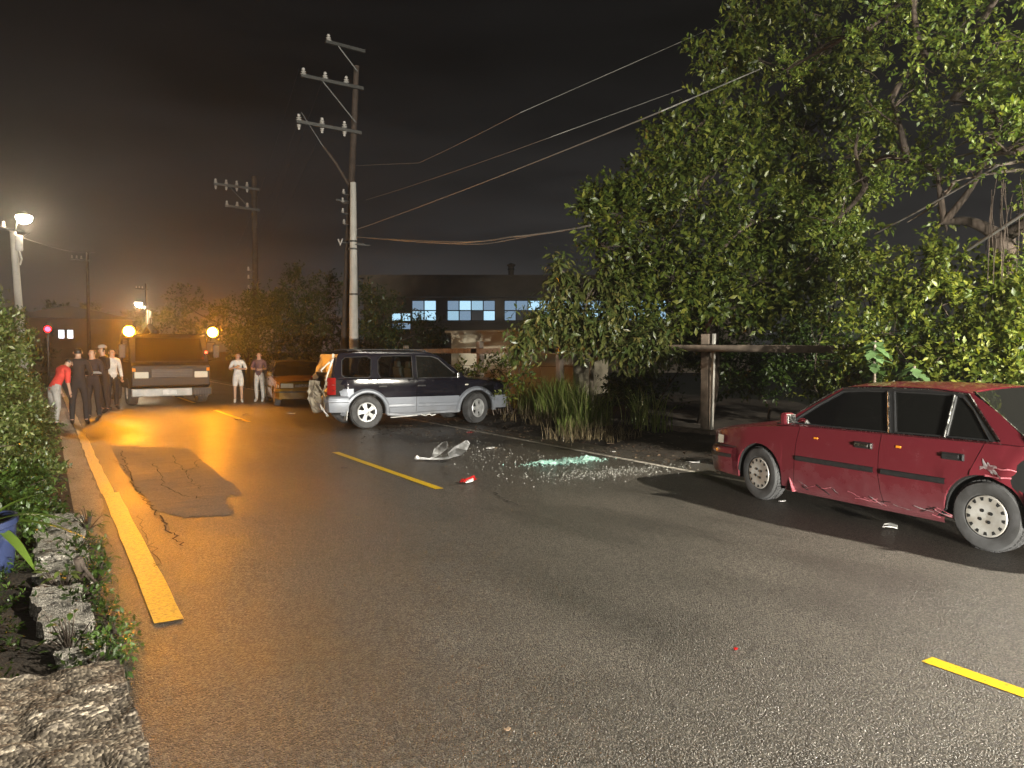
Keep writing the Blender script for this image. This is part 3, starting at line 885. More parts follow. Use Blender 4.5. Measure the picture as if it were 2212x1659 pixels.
        scrape(lin((-1.58, .60), (-2.0, .52), 14), .016, M['pink_scrape']); scrape(lin((-1.66, .55), (-2.05, .46), 14), .011, M['bare_steel'])
        scrape(lin((-1.70, .62), (-2.1, .60), 14), .010, M['pink_scrape'])
        # broken sill edge
        for k in range(22):
            x = random.uniform(-.85, .75)
            scrape(lin((x, .24 + random.uniform(-.03, .06)), (x - random.uniform(.06, .22), .235 + random.uniform(-.03, .06)), 4), random.uniform(.002, .005), random.choice([M['bare_steel'], M['black_trim'], M['pink_scrape']]))
        hole = dent(Vector((-1.80, s.w(-1.8, .70), .70)))
        h = MB().lathe([(.001, 0), (.085, 0), (.095, .006), (.10, 0)], 18, c=(hole.x, hole.y + .012, hole.z), axis='Y').build('fuel_filler', M['under'], T)
        MB().lathe([(.035, .0), (.045, .014), (.055, .0)], 18, c=(hole.x, hole.y + .016, hole.z), axis='Y').build('filler_ring', M['chrome'], h, smooth=40)
    return T

def suv(name, label, loc, rz, pitch=0.0):
    T = thing(name, label, 'car', loc, 0, rot=(0, pitch, rz))
    P, K = M['navy_paint'], M['cladding']
    s = CarShape(wz=[(0.24, .80), (0.34, .835), (0.55, .862), (0.75, .872), (0.95, .865), (1.05, .845)],
                 plan=[(-2.2, .12), (-2.0, .05), (-1.6, .01), (-.6, 0), (.9, 0), (1.5, .015), (1.9, .06), (2.2, .16)],
                 belt=[(-2.2, 1.06), (-1.0, 1.045), (0, 1.03), (.9, 1.02), (1.4, 1.0), (1.9, .95), (2.2, .90)],
                 sill=.30, axles=(1.31, -1.31), ra=.425, zc=.81, tumble=.30, axz=.345)
    def crush(p):          # the rear corner is pushed in
        f = max(0.0, min(1.0, (-1.72 - p.x) / .45))
        q = p.copy()
        if f > 0:
            q.x += f * (.12 + .06 * math.sin(p.z * 23 + p.y * 7))
            q.y -= f * (.07 + .04 * math.sin(p.z * 31)) * (1 if p.y > 0 else -1)
        return q
    for sd in (1, -1):
        s.panel(-2.05, 2.1, off=-.025, side=sd, gap=0, lip=False).build('inner_shell', M['under'], T, fix=False)
    for a in s.axles:
        for sd in (1, -1):
            wl = MB(); rows = []
            for k in range(15):
                an = math.pi * (k / 14); cx = a + s.ra * math.cos(an); cz = s.axz + s.ra * math.sin(an)
                y1 = s.w(cx, .6) - .03; rows.append([(cx, y1 * sd, cz), (cx, (y1 - .34) * sd, cz)])
            wl.grid(rows)
            y = (s.w(a, .6) - .37) * sd
            wl.poly([(a - .5, y, .28), (a + .5, y, .28), (a + .5, y, .85), (a - .5, y, .85)])
            wl.build('wheel_well', M['under'], T, fix=False)
    MB().box((0, 0, .36), (1.7, 1.5, .12)).box((1.9, 0, .45), (.3, 1.4, .25)).box((-1.85, 0, .42), (.3, 1.3, .2)).build('floor_pan', M['under'], T)
    zero = lambda z: 0.0
    zt = .655
    for sd in (1, -1):
        dn = crush if sd == -1 else None
        s.panel(.80, 2.12, side=sd).build('front_fender', P, T, smooth=30, fix=False)
        fd = s.panel(-.18, .80, side=sd, zbot=zt).build('front_door', P, T, smooth=30, fix=False)
        rd = s.panel(-1.08, -.18, side=sd, zbot=zt).build('rear_door', P, T, smooth=30, fix=False)
        s.panel(-2.12, -1.08, side=sd, dent=dn).build('rear_quarter_panel', P, T, smooth=30, fix=False)
        # two-tone lower cladding, one piece for each panel
        s.panel(-.18, .86, side=sd, ztop=zt, off=.016, rows_hi=(0, .5, 1), gap=.005).build('door_cladding', K, fd, smooth=30, fix=False)
        s.panel(-.93, -.18, side=sd, ztop=zt, off=.016, rows_hi=(0, .5, 1), gap=.005).build('door_cladding', K, rd, smooth=30, fix=False)
        qc = s.panel(-2.10, -1.60, side=sd, ztop=.86, off=.012, rows_hi=(0, .5, 1), dent=dn).build('quarter_cladding', K, T, smooth=30, fix=False)
        for key, a, c in ((fd, -.14, .80), (rd, -.88, -.22)):
            rows = []
            for k in range(9):
                x = lerp(a, c, k / 8); z = .475; y = s.w(x, z) + .016
                rows.append([(x, y * sd, z - .045), (x, (y + .018) * sd, z - .03), (x, (y + .020) * sd, z + .02), (x, y * sd, z + .045)])
            MB().grid(rows).build('side_moulding', K, key, smooth=45, fix=False)
        for key, x in ((fd, -.06), (rd, -.95)):
            z = .90; y = s.w(x, z)
            MB().box((x, (y + .012) * sd, z), (.19, .03, .04)).build('handle', M['black_trim'], key, bevel=.008)
        # wheel arch flares
        for a in s.axles:
            rows = []
            for k in range(25):
                an = lerp(-.12, math.pi + .12, k / 24)
                r0 = s.ra - .004; r1 = s.ra + .085 + .03 * abs(math.cos(an)) ** 4
                pr = []
                for rr, of in ((r0, -.03), (r0, .035), (r0 + .02, .055), (lerp(r0, r1, .6), .052), (r1, .004)):
                    x = a + rr * math.cos(an); z = max(.26, s.axz + rr * math.sin(an))
                    pr.append((x, (s.w(x, min(z, .95)) + of) * sd, z))
                rows.append(pr)
            MB().grid(rows).build('wheel_arch_flare', K, T, smooth=40, fix=False)
        # sill / side step, bent on the near side
        rows = []
        for k in range(17):
            x = lerp(-.86, .86, k / 16); bend = (-.05 * math.exp(-((x + .35) / .35) ** 2) if sd == -1 else 0)
            y = (s.w(x, .3) + .01) * sd
            rows.append([(x, y, .335 + bend * .3), (x, y + .05 * sd, .32 + bend), (x, y + .055 * sd, .275 + bend), (x, y - .02 * sd, .255 + bend)])
        MB().grid(rows).build('side_step', K, T, smooth=40, fix=False)
        # greenhouse
        outer = [(1.10, 1.02), (.75, 1.30), (.46, 1.54), (.30, 1.605), (-.3, 1.655), (-1.2, 1.655), (-1.82, 1.62), (-1.97, 1.50), (-2.06, 1.06)]
        wf = [(.90, 1.07), (.62, 1.30), (.40, 1.50), (.25, 1.545), (-.12, 1.56), (-.14, 1.065)]
        wr = [(-.24, 1.065), (-.22, 1.56), (-.62, 1.565), (-.93, 1.555), (-1.01, 1.46), (-1.03, 1.20), (-.98, 1.07)]
        wq = [(-1.20, 1.13), (-1.16, 1.49), (-1.24, 1.55), (-1.72, 1.53), (-1.80, 1.47), (-1.83, 1.16), (-1.77, 1.10), (-1.26, 1.09)]
        holed(s, outer, [wf, wr, wq], 0, sd).build('window_frame', P, T, fix=False)
        for nm, wn in (('front_side_window', wf), ('rear_side_window', wr), ('quarter_window', wq)):
            flat_side(s, wn, -.014, sd).build(nm, M['tint_glass'] if nm == 'front_side_window' else M['clear_glass'], T, fix=False)
            loop = s.surf(densify(wn, .08), -.002, sd); loop.append(loop[0])
            MB().tube(loop, .013, 5, cap=False).build('window_seal', M['black_trim'], T)
        mo = MB().box((.82, (s.w(.8, 1.0) + .10) * sd, 1.12), (.12, .18, .15)).build('wing_mirror', P, T, bevel=.03)
        MB().box((.752, (s.w(.8, 1.0) + .10) * sd, 1.12), (.012, .15, .12)).build('mirror_glass', M['chrome'], mo, bevel=.01)
        rr = MB().tube([(.15, .58 * sd, 1.66), (.10, .58 * sd, 1.69), (-.1, .58 * sd, 1.70), (-1.45, .58 * sd, 1.70), (-1.6, .58 * sd, 1.69), (-1.65, .58 * sd, 1.665)], .014, 8).build('roof_rail', M['black_trim'], T, smooth=50)
        # lamps
        MB().grid([[(-2.13 + .02 * k, (.70 + .0 * k) * sd, z) for k in (0,)] + [(-2.08, .80 * sd, z), (-1.98, .838 * sd, z)] for z in (.74, .82, .92, 1.02, 1.10)]).build('tail_light', M['lens_red'], T, smooth=50, fix=False)
        for z in (.83, .95): MB().box((-2.02, .832 * sd, z), (.10, .012, .012), rot=(0, 0, -.35 * sd)).build('lamp_rib', M['chrome'], T)
        MB().box((1.05, (s.w(1.05, .88) + .004) * sd, .90), (.075, .012, .03)).build('side_repeater', M['lens_white'], T, bevel=.005)
        MB().grid([[(2.13, .42 * sd, z), (2.10, .62 * sd, z), (1.98, .785 * sd, z)] for z in (.68, .78, .88)]).build('headlight', M['lens_white'], T, smooth=50, fix=False)
    def cross(x0, z0, c, n=11):
        h = s.side(x0, z0)
        return [(x0, h * v, z0 + c * (1 - abs(v) ** 2.2)) for v in np.linspace(-1, 1, n)]
    solid(MB().grid([cross(*q) for q in ((.30, 1.605, .05), (.1, 1.625, .05), (-.3, 1.655, .045), (-1.2, 1.655, .045), (-1.82, 1.62, .05), (-1.9, 1.56, .04))]).build('roof', P, T, smooth=40, fix=False), .02)
    ws = []
    for t in np.linspace(0, 1, 6):
        x = lerp(1.09, .31, t); z = lerp(1.03, 1.60, t); h = s.side(x, z) - .025
        ws.append([(x + .11 * (1 - v * v) * (1 - t * .6), h * v, z + .045 * (1 - v * v) * t) for v in np.linspace(-1, 1, 9)])
    MB().grid(ws).build('windscreen', M['tint_glass'], T, smooth=40, fix=False)
    rows = []
    for k in range(10):
        x = lerp(1.10, 2.10, k / 9); z = s.belt(x) + .012; h = s.w(x, s.belt(x)) - .035
        rows.append([(x, h * v, z + .05 * (1 - abs(v) ** 2.4) + (.03 * math.sin(k * 1.7 + v * 5) if k > 5 else 0)) for v in np.linspace(-1, 1, 11)])
    MB().grid(rows).build('bonnet', P, T, smooth=40, fix=False)
    MB().grid([[(2.14 - .12 * abs(v) ** 3, .78 * v, .62), (2.15 - .12 * abs(v) ** 3, .78 * v, .75), (2.10 - .12 * abs(v) ** 3, .76 * v, .93)] for v in np.linspace(-1, 1, 9)]).build('front_panel', M['black_trim'], T, smooth=40, fix=False)
    path = [(1.74, .87), (1.95, .85), (2.1, .78)] + [(2.19 - .06 * abs(v / .7) ** 3, v) for v in (.6, .3, 0, -.3, -.6)] + [(2.1, -.78), (1.95, -.85), (1.74, -.87)]
    sweep(path, [(-.03, .34), (.0, .345), (.015, .45), (.02, .60), (.0, .64), (-.05, .645)]).build('front_bumper', K, T, smooth=40)
    # rear: bumper bent, hatch stove in, torn edges
    path = [(-1.72, -.885), (-1.95, -.87), (-2.10, -.80), (-2.14, -.66), (-2.06, -.42), (-2.10, -.1), (-2.18, .3), (-2.14, .66), (-2.06, .80), (-1.9, .875), (-1.72, .885)]
    rb = sweep(path, [(-.03, .36), (.0, .365), (.02, .45), (.035, .55), (.035, .66), (.0, .70), (-.05, .71)]).build('rear_bumper', K, T, smooth=35)
    sweep(path[:4], [(.036, .575), (.052, .59), (.050, .63), (.036, .64)]).build('bumper_ridge', K, rb, smooth=40)
    random.seed(5)
    rows = []
    for zi in range(12):
        z = lerp(.70, 1.60, zi / 11); row = []
        for yi in range(14):
            y = lerp(-.78, .78, yi / 13)
            x = -2.08 + max(0, z - 1.1) * .36 + .20 * math.exp(-((z - .95) / .28) ** 2) * (.5 + .5 * math.sin(y * 6 + 1)) + random.uniform(-.04, .04) * (1 if z < 1.25 else .2)
            row.append((x, y * (1 - .1 * max(0, z - 1.1)), z))
        rows.append(row)
    MB().grid(rows).build('tailgate', M['crushed_paint'], T, smooth=25, fix=False)
    def crumple(nm, c, sx, sz, n, amp, m_, rotz=0, lean=0.0, curl=0.0):
        rows = []
        for i in range(n + 1):
            row = []
            for j in range(5):
                u = j / 4 - .5; v = i / n
                p = Vector((curl * math.sin(v * 3.0) + random.uniform(-amp, amp), u * sx * (1 - .5 * v * abs(u)) + random.uniform(-amp, amp), v * sz + random.uniform(-amp, amp) * .6))
                p = Matrix.Rotation(rotz, 3, 'Z') @ Matrix.Rotation(lean, 3, 'Y') @ p
                row.append(p + Vector(c))
            rows.append(row)
        return solid(MB().grid(rows).build(nm, m_, T, fix=False), .006)
    crumple('torn_panel', (-2.20, -.62, .42), .16, .55, 9, .02, M['torn'], lean=-.25, curl=.10)
    crumple('torn_panel', (-2.30, -.50, .36), .22, .70, 9, .03, M['torn'], rotz=.6, lean=-.12, curl=-.14)
    crumple('torn_panel', (-2.22, -.66, .80), .14, .36, 7, .03, M['torn'], rotz=-.4, lean=.18, curl=.06)
    crumple('torn_panel', (-2.26, -.30, .55), .26, .50, 9, .04, M['torn'], rotz=.9, lean=-.3, curl=.10)
    crumple('torn_panel', (-2.12, -.70, .28), .10, .30, 6, .02, M['plastic_white'], rotz=.2, lean=-.6)
    # bent window frame sticking up at the hatch
    MB().tube([(-2.16, -.70, 1.04), (-2.08, -.70, 1.28), (-2.00, -.70, 1.50), (-2.06, -.68, 1.44), (-2.24, -.64, 1.26), (-2.22, -.64, 1.22)], [.014, .020, .024, .02, .016, .012], 6).build('bent_frame', M['plastic_white'], T, smooth=40)
    MB().tube([(-2.00, -.70, 1.52), (-1.98, -.66, 1.60)], [.02, .03], 6).build('bent_frame', M['plastic_white'], T, smooth=40)
    # hanging strip under the door
    MB().box((-.50, -.93, .235), (.62, .05, .022), rot=(0, -.045, .02)).build('hanging_trim', M['plastic_white'], T, bevel=.006)
    MB().tube([(-.10, -.93, .26), (.0, -.935, .235), (.1, -.93, .26), (.16, -.94, .23), (.25, -.93, .25)], .014, 6).build('hanging_trim', M['plastic_white'], T)
    it = MB()
    for y in (.38, -.38):
        it.box((.15, y, .75), (.5, .5, .18)).box((-.12, y, 1.02), (.14, .48, .55), rot=(0, -.15, 0)).box((-.18, y, 1.36), (.09, .26, .15))
    it.box((-.85, 0, .75), (.5, 1.35, .18)).box((-1.10, 0, .92), (.14, 1.35, .38)).box((.85, 0, .95), (.35, 1.45, .18))
    it.build('seats', M['seat'], T, bevel=.03)
    for x in s.axles:
        for sd in (1, -1):
            wheel(T, x, .755 * sd, .35, .225, 'suv', sd, 24 if x > 0 else 0)
    MB().box((-1.77, -.84, .30), (.012, .20, .20), rot=(0, .1, 0)).build('mud_flap', M['plastic_white'], T)
    return T

def place_axles(pf, pr, half, side):
    """side +1: the seen wheels are on the car's left"""
    pf, pr = Vector((pf.x, pf.y, 0)), Vector((pr.x, pr.y, 0))
    d = (pf - pr).normalized(); left = Vector((-d.y, d.x, 0))
    mid = (pf + pr) / 2 - left * half * side
    return mid, math.atan2(d.y, d.x)
mid, ang = place_axles(ground(1640, 1076), ground(2147, 1192), .76, 1)
sedan('parked_sedan', 'faded maroon sedan with dark windows and a smashed rear quarter, parked on the edge line', mid, ang, M['red_paint'], M['tint_glass'], damaged=True, steer=-7)
mid, ang = place_axles(ground(1032, 913), ground(786, 925), .79, -1)
suv('crashed_suv', 'dark suv with silver-blue lower cladding, nose in the bushes and its rear torn open', mid, ang)
p = ground(612, 880)
sedan('yellow_sedan', 'yellow sedan in shadow standing behind the torn rear of the suv', (p.x + .95, p.y + 2.1, 0), R(262), M['taxi_paint'], M['tint_glass'], wheel_style='alloy')
# ================================================================== POLES, WIRES, LAMPS
M['wood_pole'] = mat('weathered_timber_pole', (0.050, 0.036, 0.028), 0.85, var=0.35, vscale=5, bump=0.6, bscale=35, bdist=0.01)
M['conc_pole'] = mat('pale_concrete_pole', (0.46, 0.44, 0.40), 0.75, var=0.12, vscale=3, bump=0.3, bscale=60, bdist=0.004)
M['steel'] = mat('galvanised_steel', (0.075, 0.075, 0.072), 0.5, 0.6, var=0.2, vscale=9)
M['porcelain'] = mat('white_porcelain', (0.50, 0.48, 0.45), 0.18)
M['cable'] = mat('grey_cable', (0.15, 0.145, 0.135), 0.5)
M['dark_cable'] = mat('black_cable', (0.03, 0.03, 0.03), 0.5)
M['fence_wood'] = mat('grey_fence_timber', (0.20, 0.155, 0.12), 0.85, var=0.35, vscale=6, bump=0.6, bscale=40, bdist=0.008)
M['street_glow'] = emat('street_lamp_glow', (1.0, 0.80, 0.52), 700)
M['street_glow_near'] = emat('street_lamp_glow_near', (1.0, 0.94, 0.84), 2600)
M['street_glow_right'] = emat('street_lamp_glow_right', (1.0, 0.93, 0.78), 21000)
M['headlight_glow'] = emat('headlight_glow', (1.0, 0.96, 0.84), 76000)
M['amber_glow'] = emat('amber_beacon_glow', (1.0, 0.33, 0.008), 1450)
M['red_glow'] = emat('red_signal_glow', (1.0, 0.004, 0.008), 4)
M['red_core'] = emat('red_signal_bulb', (1.0, 0.006, 0.012), 70)
M['red_glow_small'] = emat('red_lamp_glow', (1.0, 0.05, 0.02), 14)
M['window_glow'] = emat('fluorescent_lit_window', (0.50, 0.80, 1.0), 1.15)
M['window_glow_b'] = emat('dimmer_lit_window', (0.46, 0.74, 0.95), 0.8)
M['window_glow_c'] = emat('blind_covered_window', (0.42, 0.62, 0.85), 0.5)
M['far_glow'] = emat('far_white_lamp', (0.9, 0.92, 1.0), 2.2)

def insulator(parent, p, sc=1.0, hang=False):
    k = -1 if hang else 1
    b = MB().lathe([(.001, .20 * sc * k), (.035 * sc, .19 * sc * k), (.05 * sc, .15 * sc * k), (.03 * sc, .13 * sc * k), (.075 * sc, .09 * sc * k), (.035 * sc, .07 * sc * k), (.085 * sc, .03 * sc * k), (.03 * sc, 0), (.001, 0)], 12, c=p)
    return b.build('insulator', M['porcelain'], parent, smooth=50)

def utility_pole(label, X, Y, H, lean=(0, 0), r0=.16, r1=.10, arms=(), extras=True, matname='wood_pole', group=None):
    T = thing('utility_pole', label, 'pole', (X, Y, 0), 0, group)
    top = Vector((lean[0], lean[1], H))
    MB().tube([top * t for t in (-.02, .25, .5, .75, 1)], [lerp(r0, r1, t) for t in (0, .25, .5, .75, 1)], 14).build('shaft', M[matname], T, smooth=50)
    for (z, L, n, brace, hang) in arms:
        c = top * (z / H)
        a = MB().bar(c + Vector((.22, -.13, 0)), c + Vector((-L, -.13, .06)), .09, .10).build('cross_arm', M['steel'], T)
        for k in range(n):
            x = lerp(-L + .08, -.36, k / max(1, n - 1)) if n > 1 else -L + .1
            ins = insulator(a, c + Vector((x, -.13, .08)), 1.15)
            if hang: insulator(a, c + Vector((x, -.13, -.02)), .9, True)
        if brace:
            MB().tube([c + Vector((-L * .62, -.13, .0)), c + Vector((-.02, -.10, -L * .62))], .026, 6).build('brace', M['steel'], T)
    return T, top

# the tall pole beside the suv: shaft leans slightly, arms over the road
PX, PY = onX(738, 742, 9.0).x, onX(738, 742, 9.0).y
tp = onX(770, 142, 9.0)
T1, top1 = utility_pole('tall leaning timber utility pole with cross arms and white insulators behind the suv', PX, PY, tp.z, (tp.x - PX, tp.y - PY), .15, .09,
    arms=[(8.95, 1.95, 3, False, True), (10.35, 1.85, 3, True, False), (11.5, 1.1, 1, True, False), ])
zz = lambda z: top1 * (z / top1.z)
MB().tube([zz(7.15) + Vector((-.05, -.1, 0)), zz(7.9) + Vector((-.62, -.12, 0)), zz(8.35) + Vector((-1.05, -.13, 0))], [.05, .045, .035], 8).build('strut', M['wood_pole'], T1, smooth=50)
MB().tube([zz(8.35) + Vector((-1.05, -.13, 0)), zz(9.2) + Vector((-1.8, -.14, 0.1))], [.02, .012], 6).build('stay_wire', M['dark_cable'], T1)
for z, dx in ((7.0, -.30), (6.72, -.32), (6.38, -.30), (6.02, -.24)):
    insulator(T1, zz(z) + Vector((dx, -.12, -.06)), .8)
    MB().bar(zz(z) + Vector((0, -.12, -.08)), zz(z) + Vector((dx, -.12, -.08)), .035, .035).build('bracket', M['steel'], T1)
MB().bar(zz(6.72) + Vector((0, -.12, -.02)), zz(6.72) + Vector((-.55, -.12, 0)), .03, .05).build('bracket', M['steel'], T1)
MB().box(zz(6.45) + Vector((.03, -.17, 0)), (.15, .10, .42)).build('meter_box', M['plastic_white'], T1, bevel=.02)
MB().bar(zz(5.35) + Vector((.5, -.12, 0)), zz(5.35) + Vector((-.42, -.12, 0)), .04, .05).build('bracket', M['steel'], T1)
MB().tube([zz(5.35) + Vector((-.42, -.14, .10)), zz(5.35) + Vector((-.36, -.14, -.10)), zz(5.35) + Vector((-.27, -.14, .12))], [.03, .04, .03], 8).build('insulator', M['porcelain'], T1, smooth=40)

# pale concrete stub pole next to it
qb = onX(760, 730, 8.85); qt = onX(762, 394, 8.85)
T2 = thing('concrete_pole', 'short pale concrete pole standing right against the tall timber pole', 'pole', (qb.x, qb.y - .2, 0))
MB().tube([(0, 0, -.1), (0.0, 0, 3), (0.01, 0, qt.z * .6), (.02, 0, qt.z)], [.155, .145, .125, .10], 16).build('shaft', M['conc_pole'], T2, smooth=50)
for z in (3.55, 5.3, 5.05):
    MB().lathe([(.155, -.03), (.16, 0), (.155, .03)], 16, c=(.01, 0, z)).build('steel_band', M['steel'], T2, smooth=40)
MB().bar((0, -.1, 5.2), (.55, -.1, 5.2), .03, .04).build('bracket', M['steel'], T2)
MB().tube([(.12, -.05, 5.1), (.17, -.06, 4.6), (.155, -.06, 4.2), (.16, -.05, 3.5)], .012, 6).build('conduit', M['dark_cable'], T2)

# second pole farther along
a = onX(553, 700, 9.0); c = onX(556, 375, 9.0)
T3, top3 = utility_pole('farther timber utility pole with a crowded cross arm, rising behind the roadside trees', a.x, a.y, c.z, (c.x - a.x, 0), .17, .12,
    arms=[(9.6, 1.9, 4, True, True), (8.6, 1.4, 3, False, False)])
for z in (5.6, 5.2, 4.7):
    insulator(T3, top3 * (z / top3.z) + Vector((-.35, -.1, 0)), 1.0)
    MB().bar(top3 * (z / top3.z) + Vector((0, -.1, -.02)), top3 * (z / top3.z) + Vector((-.35, -.1, -.02)), .04, .04).build('bracket', M['steel'], T3)
for (px, Yd, lab) in ((193, 62, 'thin far utility pole standing over the heads of the men in dark clothes'), (318, 88, 'far utility pole glimpsed above the amber-lit truck')):
    a = onY(px, 757, Yd)
    utility_pole(lab, a.x, a.y, 8.6, (0.0, 0), .14, .09, arms=[(8.0, 1.0, 3, False, False)])

def wire(pts, sag, rad, label, matname='cable', n=26):
    P = []
    for (p0, p1), sg in zip(zip(pts, pts[1:]), sag):
        for k in range(n + 1):
            t = k / n; q = Vector(p0).lerp(Vector(p1), t); q.z -= sg * 4 * t * (1 - t); P.append(q)
    o = MB().tube(P, rad, 6).build('overhead_wire', M[matname], smooth=60)
    return tag(o, label, 'wire')
wt = Vector((PX, PY, 0))
wire([onX(770, 496, 9.0), onX(1430, 240, 9.0), at(1640, 150, 16.5)], (.05, .0), .013, 'thick pale overhead cable rising from the concrete pole into the big tree')
wire([onX(790, 432, 9.0), onX(1190, 296, 9.0), at(1480, 190, 18.0)], (.04, .0), .008, 'thin overhead wire above the thick pale cable')
wire([zz(7.9) + wt + Vector((.1, -.1, 0)), onX(905, 352, 9.0), onX(1125, 243, 9.0), at(1540, 60, 19.0)], (.0, .02, .0), .008, 'uppermost short-looking overhead wire beside the tall pole')
p0 = onX(772, 512, 8.9); p1 = onX(1000, 523, 9.0); p2 = onX(1100, 512, 9.1); p3 = onX(1275, 487, 9.3)
wire([p0, p1, p2, p3], (.02, .03, .03), .022, 'sagging bundled service cable between the concrete pole and the tree')
wire([onX(830, 517, 8.95), onX(1010, 527, 9.05), onX(1090, 520, 9.15), p3 + Vector((.05, 0, .02))], (.02, .03, .0), .014, 'lower strand of the sagging bundled cable')
for k, zt in enumerate((11.25, 9.6)):
    for j in range(2):
        wire([(PX - .5 - .9 * j, PY, zt), (a.x + 4 - .9 * j, 62, zt * .75 + j * .1)], (.8,), .006, ('dark high wire running from the top arm along the road', 'dark high wire on the outer pin of the top arm', 'dark wire from the lower arm along the road', 'dark wire on the outer pin of the lower arm')[2 * k + j], 'dark_cable')
wire([at(2155, 358, 9.3), at(1890, 505, 11.5)], (.02,), .013, 'straight grey guy wire slanting through the right-hand tree')
wire([at(2260, 430, 8.6), at(2090, 540, 9.8)], (.0,), .020, 'short grey stay slanting down beside the hanging roots')

def street_lamp(label, X, Y, z, armx, lean, glow, rad=.11, group=None, box=True, army=0.0):
    T = thing('street_lamp', label, 'street lamp', (X, Y, 0), 0, group)
    top = Vector((lean[0], lean[1], z - .55))
    MB().tube([top * t for t in (-.02, .3, .6, .9, 1.0)], [.15, .14, .125, .11, .10], 14).build('pole', M['conc_pole'], T, smooth=50)
    L = top + Vector((armx, army, .55))
    MB().tube([top + Vector((0, 0, -.25)), top + Vector((armx * .35, army * .35, .32)), L + Vector((-.1 if armx > 0 else .1, 0, .10)), L + Vector((0, 0, .10))], .028, 8).build('arm', M['steel'], T, smooth=50)
    hd = MB().lathe([(.001, .18), (.06, .17), (.13, .10), (.16, .03), (.165, .0)], 18, c=L).build('lamp_head', M['steel'], T, smooth=40)
    MB().lathe([(.001, .035), (rad * .8, .03), (rad, .0), (rad * .95, -rad * .4), (rad * .6, -rad * .85), (.001, -rad)], 18, c=L).build('lamp_lens', glow, hd, smooth=60)
    if box:
        MB().lathe([(.001, .30), (.10, .29), (.12, .25), (.12, -.20), (.10, -.24), (.001, -.25)], 16, c=top + Vector((.17, -.10, -.42))).build('transformer', M['plastic_white'], T, smooth=40)
        MB().bar(top + Vector((-.55, -.1, .10)), top + Vector((.35, -.1, .02)), .06, .06).build('cross_arm', M['steel'], T)
        for dx in (-.5, -.28): insulator(T, top + Vector((dx, -.1, .10)), 1.1)
        MB().tube([top + Vector((.17, -.12, -.66)), top + Vector((.24, -.12, -.95)), top + Vector((.18, -.12, -1.15))], .03, 6).build('cable_tail', M['plastic_white'], T)
        MB().bar(top + Vector((.05, -.1, -.4)), top + Vector((.5, -.1, -.02)), .03, .03).build('bracket', M['steel'], T)
    return T
# the lit lamp over the left verge, seen 30 m away; its pole leans
lb = onY(52, 700, 32.0); ll = onY(52, 468, 32.0); lt = onY(28, 500, 32.0)
street_lamp('lit street lamp on a leaning concrete pole behind the hedge', lb.x, lb.y, ll.z, ll.x - lt.x, (lt.x - lb.x, 0), M['street_glow'], .24)
fl = onY(299, 655, 72.0)
street_lamp('far lit street lamp above the truck', fl.x + .75, fl.y, fl.z, -.75, (0, 0), M['street_glow'], .28, box=True)
wire([lt + Vector((.3, 0, -.2)), onY(205, 545, 62.0)], (.2,), .014, 'reddish-lit wire running away from the leaning lamp pole')
# same kind of lamp on the right verge, behind the photographer
street_lamp('lit street lamp on the right verge behind the maroon sedan', 11.6, -2.4, 6.9, -1.0, (0, 0), M['street_glow_right'], .16, box=False, army=.3)
street_lamp('lit street lamp on the left verge behind the wide kerb slab', -1.6, -9.0, 6.6, 1.2, (0, 0), M['street_glow_near'], .16, box=True)

# ================================================================== FENCE
FX = 11.0
FT = thing('timber_fence', 'weathered post-and-rail timber fence running behind the suv and under the trees', 'fence', (FX, 10, 0))
for (px, wd, hz) in ((1038, .17, 1.95), (1210, .16, 1.9), (1528, .19, 2.0), (878, .16, 1.85)):
    y = onX(px, 757, FX).y
    MB().box((0, y - 10, hz / 2 - .15), (wd, wd * .9, hz + .3), rot=(random.uniform(-.02, .02), random.uniform(-.02, .02), .2)).build('post', M['fence_wood'], FT, bevel=.012)
    if px == 1528:
        MB().box((-.05, y - 10 - .20, .95), (.05, .05, 2.1), rot=(.02, 0, 0)).build('brace_post', M['conc_pole'], FT)
ys = [onX(px, 757, FX).y for px in (862, 1038, 1210, 1440)]
for i in range(3):
    z0, z1 = (1.64, 1.66, 1.67, 1.70)[i], (1.66, 1.67, 1.70, 1.7)[i]
    MB().bar((-.14, ys[i] - 10 + .3, z0), (-.14, ys[i + 1] - 10 - .05, z1 + .015), .06, .15).build('rail', M['fence_wood'], FT, bevel=.01)
MB().bar((-.2, onX(1462, 752, FX).y - 10, 1.73), (-.17, onX(2100, 757, FX).y - 10, 1.68), .08, .13).build('rail', M['fence_wood'], FT, bevel=.012)
y0, y1 = onX(1380, 940, FX).y, onX(1600, 960, FX).y
MB().bar((-.6, ground(1380, 940).y - 10, .10), (-.6, 0, .12), .22, .20).build('kickboard', M['fence_wood'], FT, bevel=.02)

# ================================================================== BUILDINGS
M['factory_wall'] = mat('dark_corrugated_wall', (0.16, 0.13, 0.10), 0.8, var=0.15, vscale=1.2)
M['shed_wall'] = mat('cream_sheet_wall', (0.55, 0.49, 0.37), 0.7, var=0.08, vscale=0.7)
M['frame_dark'] = mat('dark_window_frame', (0.02, 0.028, 0.03), 0.5)
FD = 58.0
fdir = ray(1106, 757); fdir.z = 0; fdir.normalize()
fa = math.atan2(fdir.y, fdir.x) - math.pi / 2
fc = at(1000, 757, FD); 
B = thing('factory_building', 'long dark factory block with a row of bluish lit windows behind the trees', 'building', (fc.x, fc.y, 0), fa)
def fx(px): return (px - 1000) / FPX * FD
def fz(py): return CAM_H + (757 - py) / FPX * FD
W0, W1 = fx(790), fx(1620)
wins = [(846, 888, 676, 712, 2), (890, 943, 649, 693, 2), (966, 1070, 649, 693, 4), (1089, 1192, 649, 693, 4), (1215, 1318, 649, 693, 4), (1345, 1440, 649, 693, 4)]
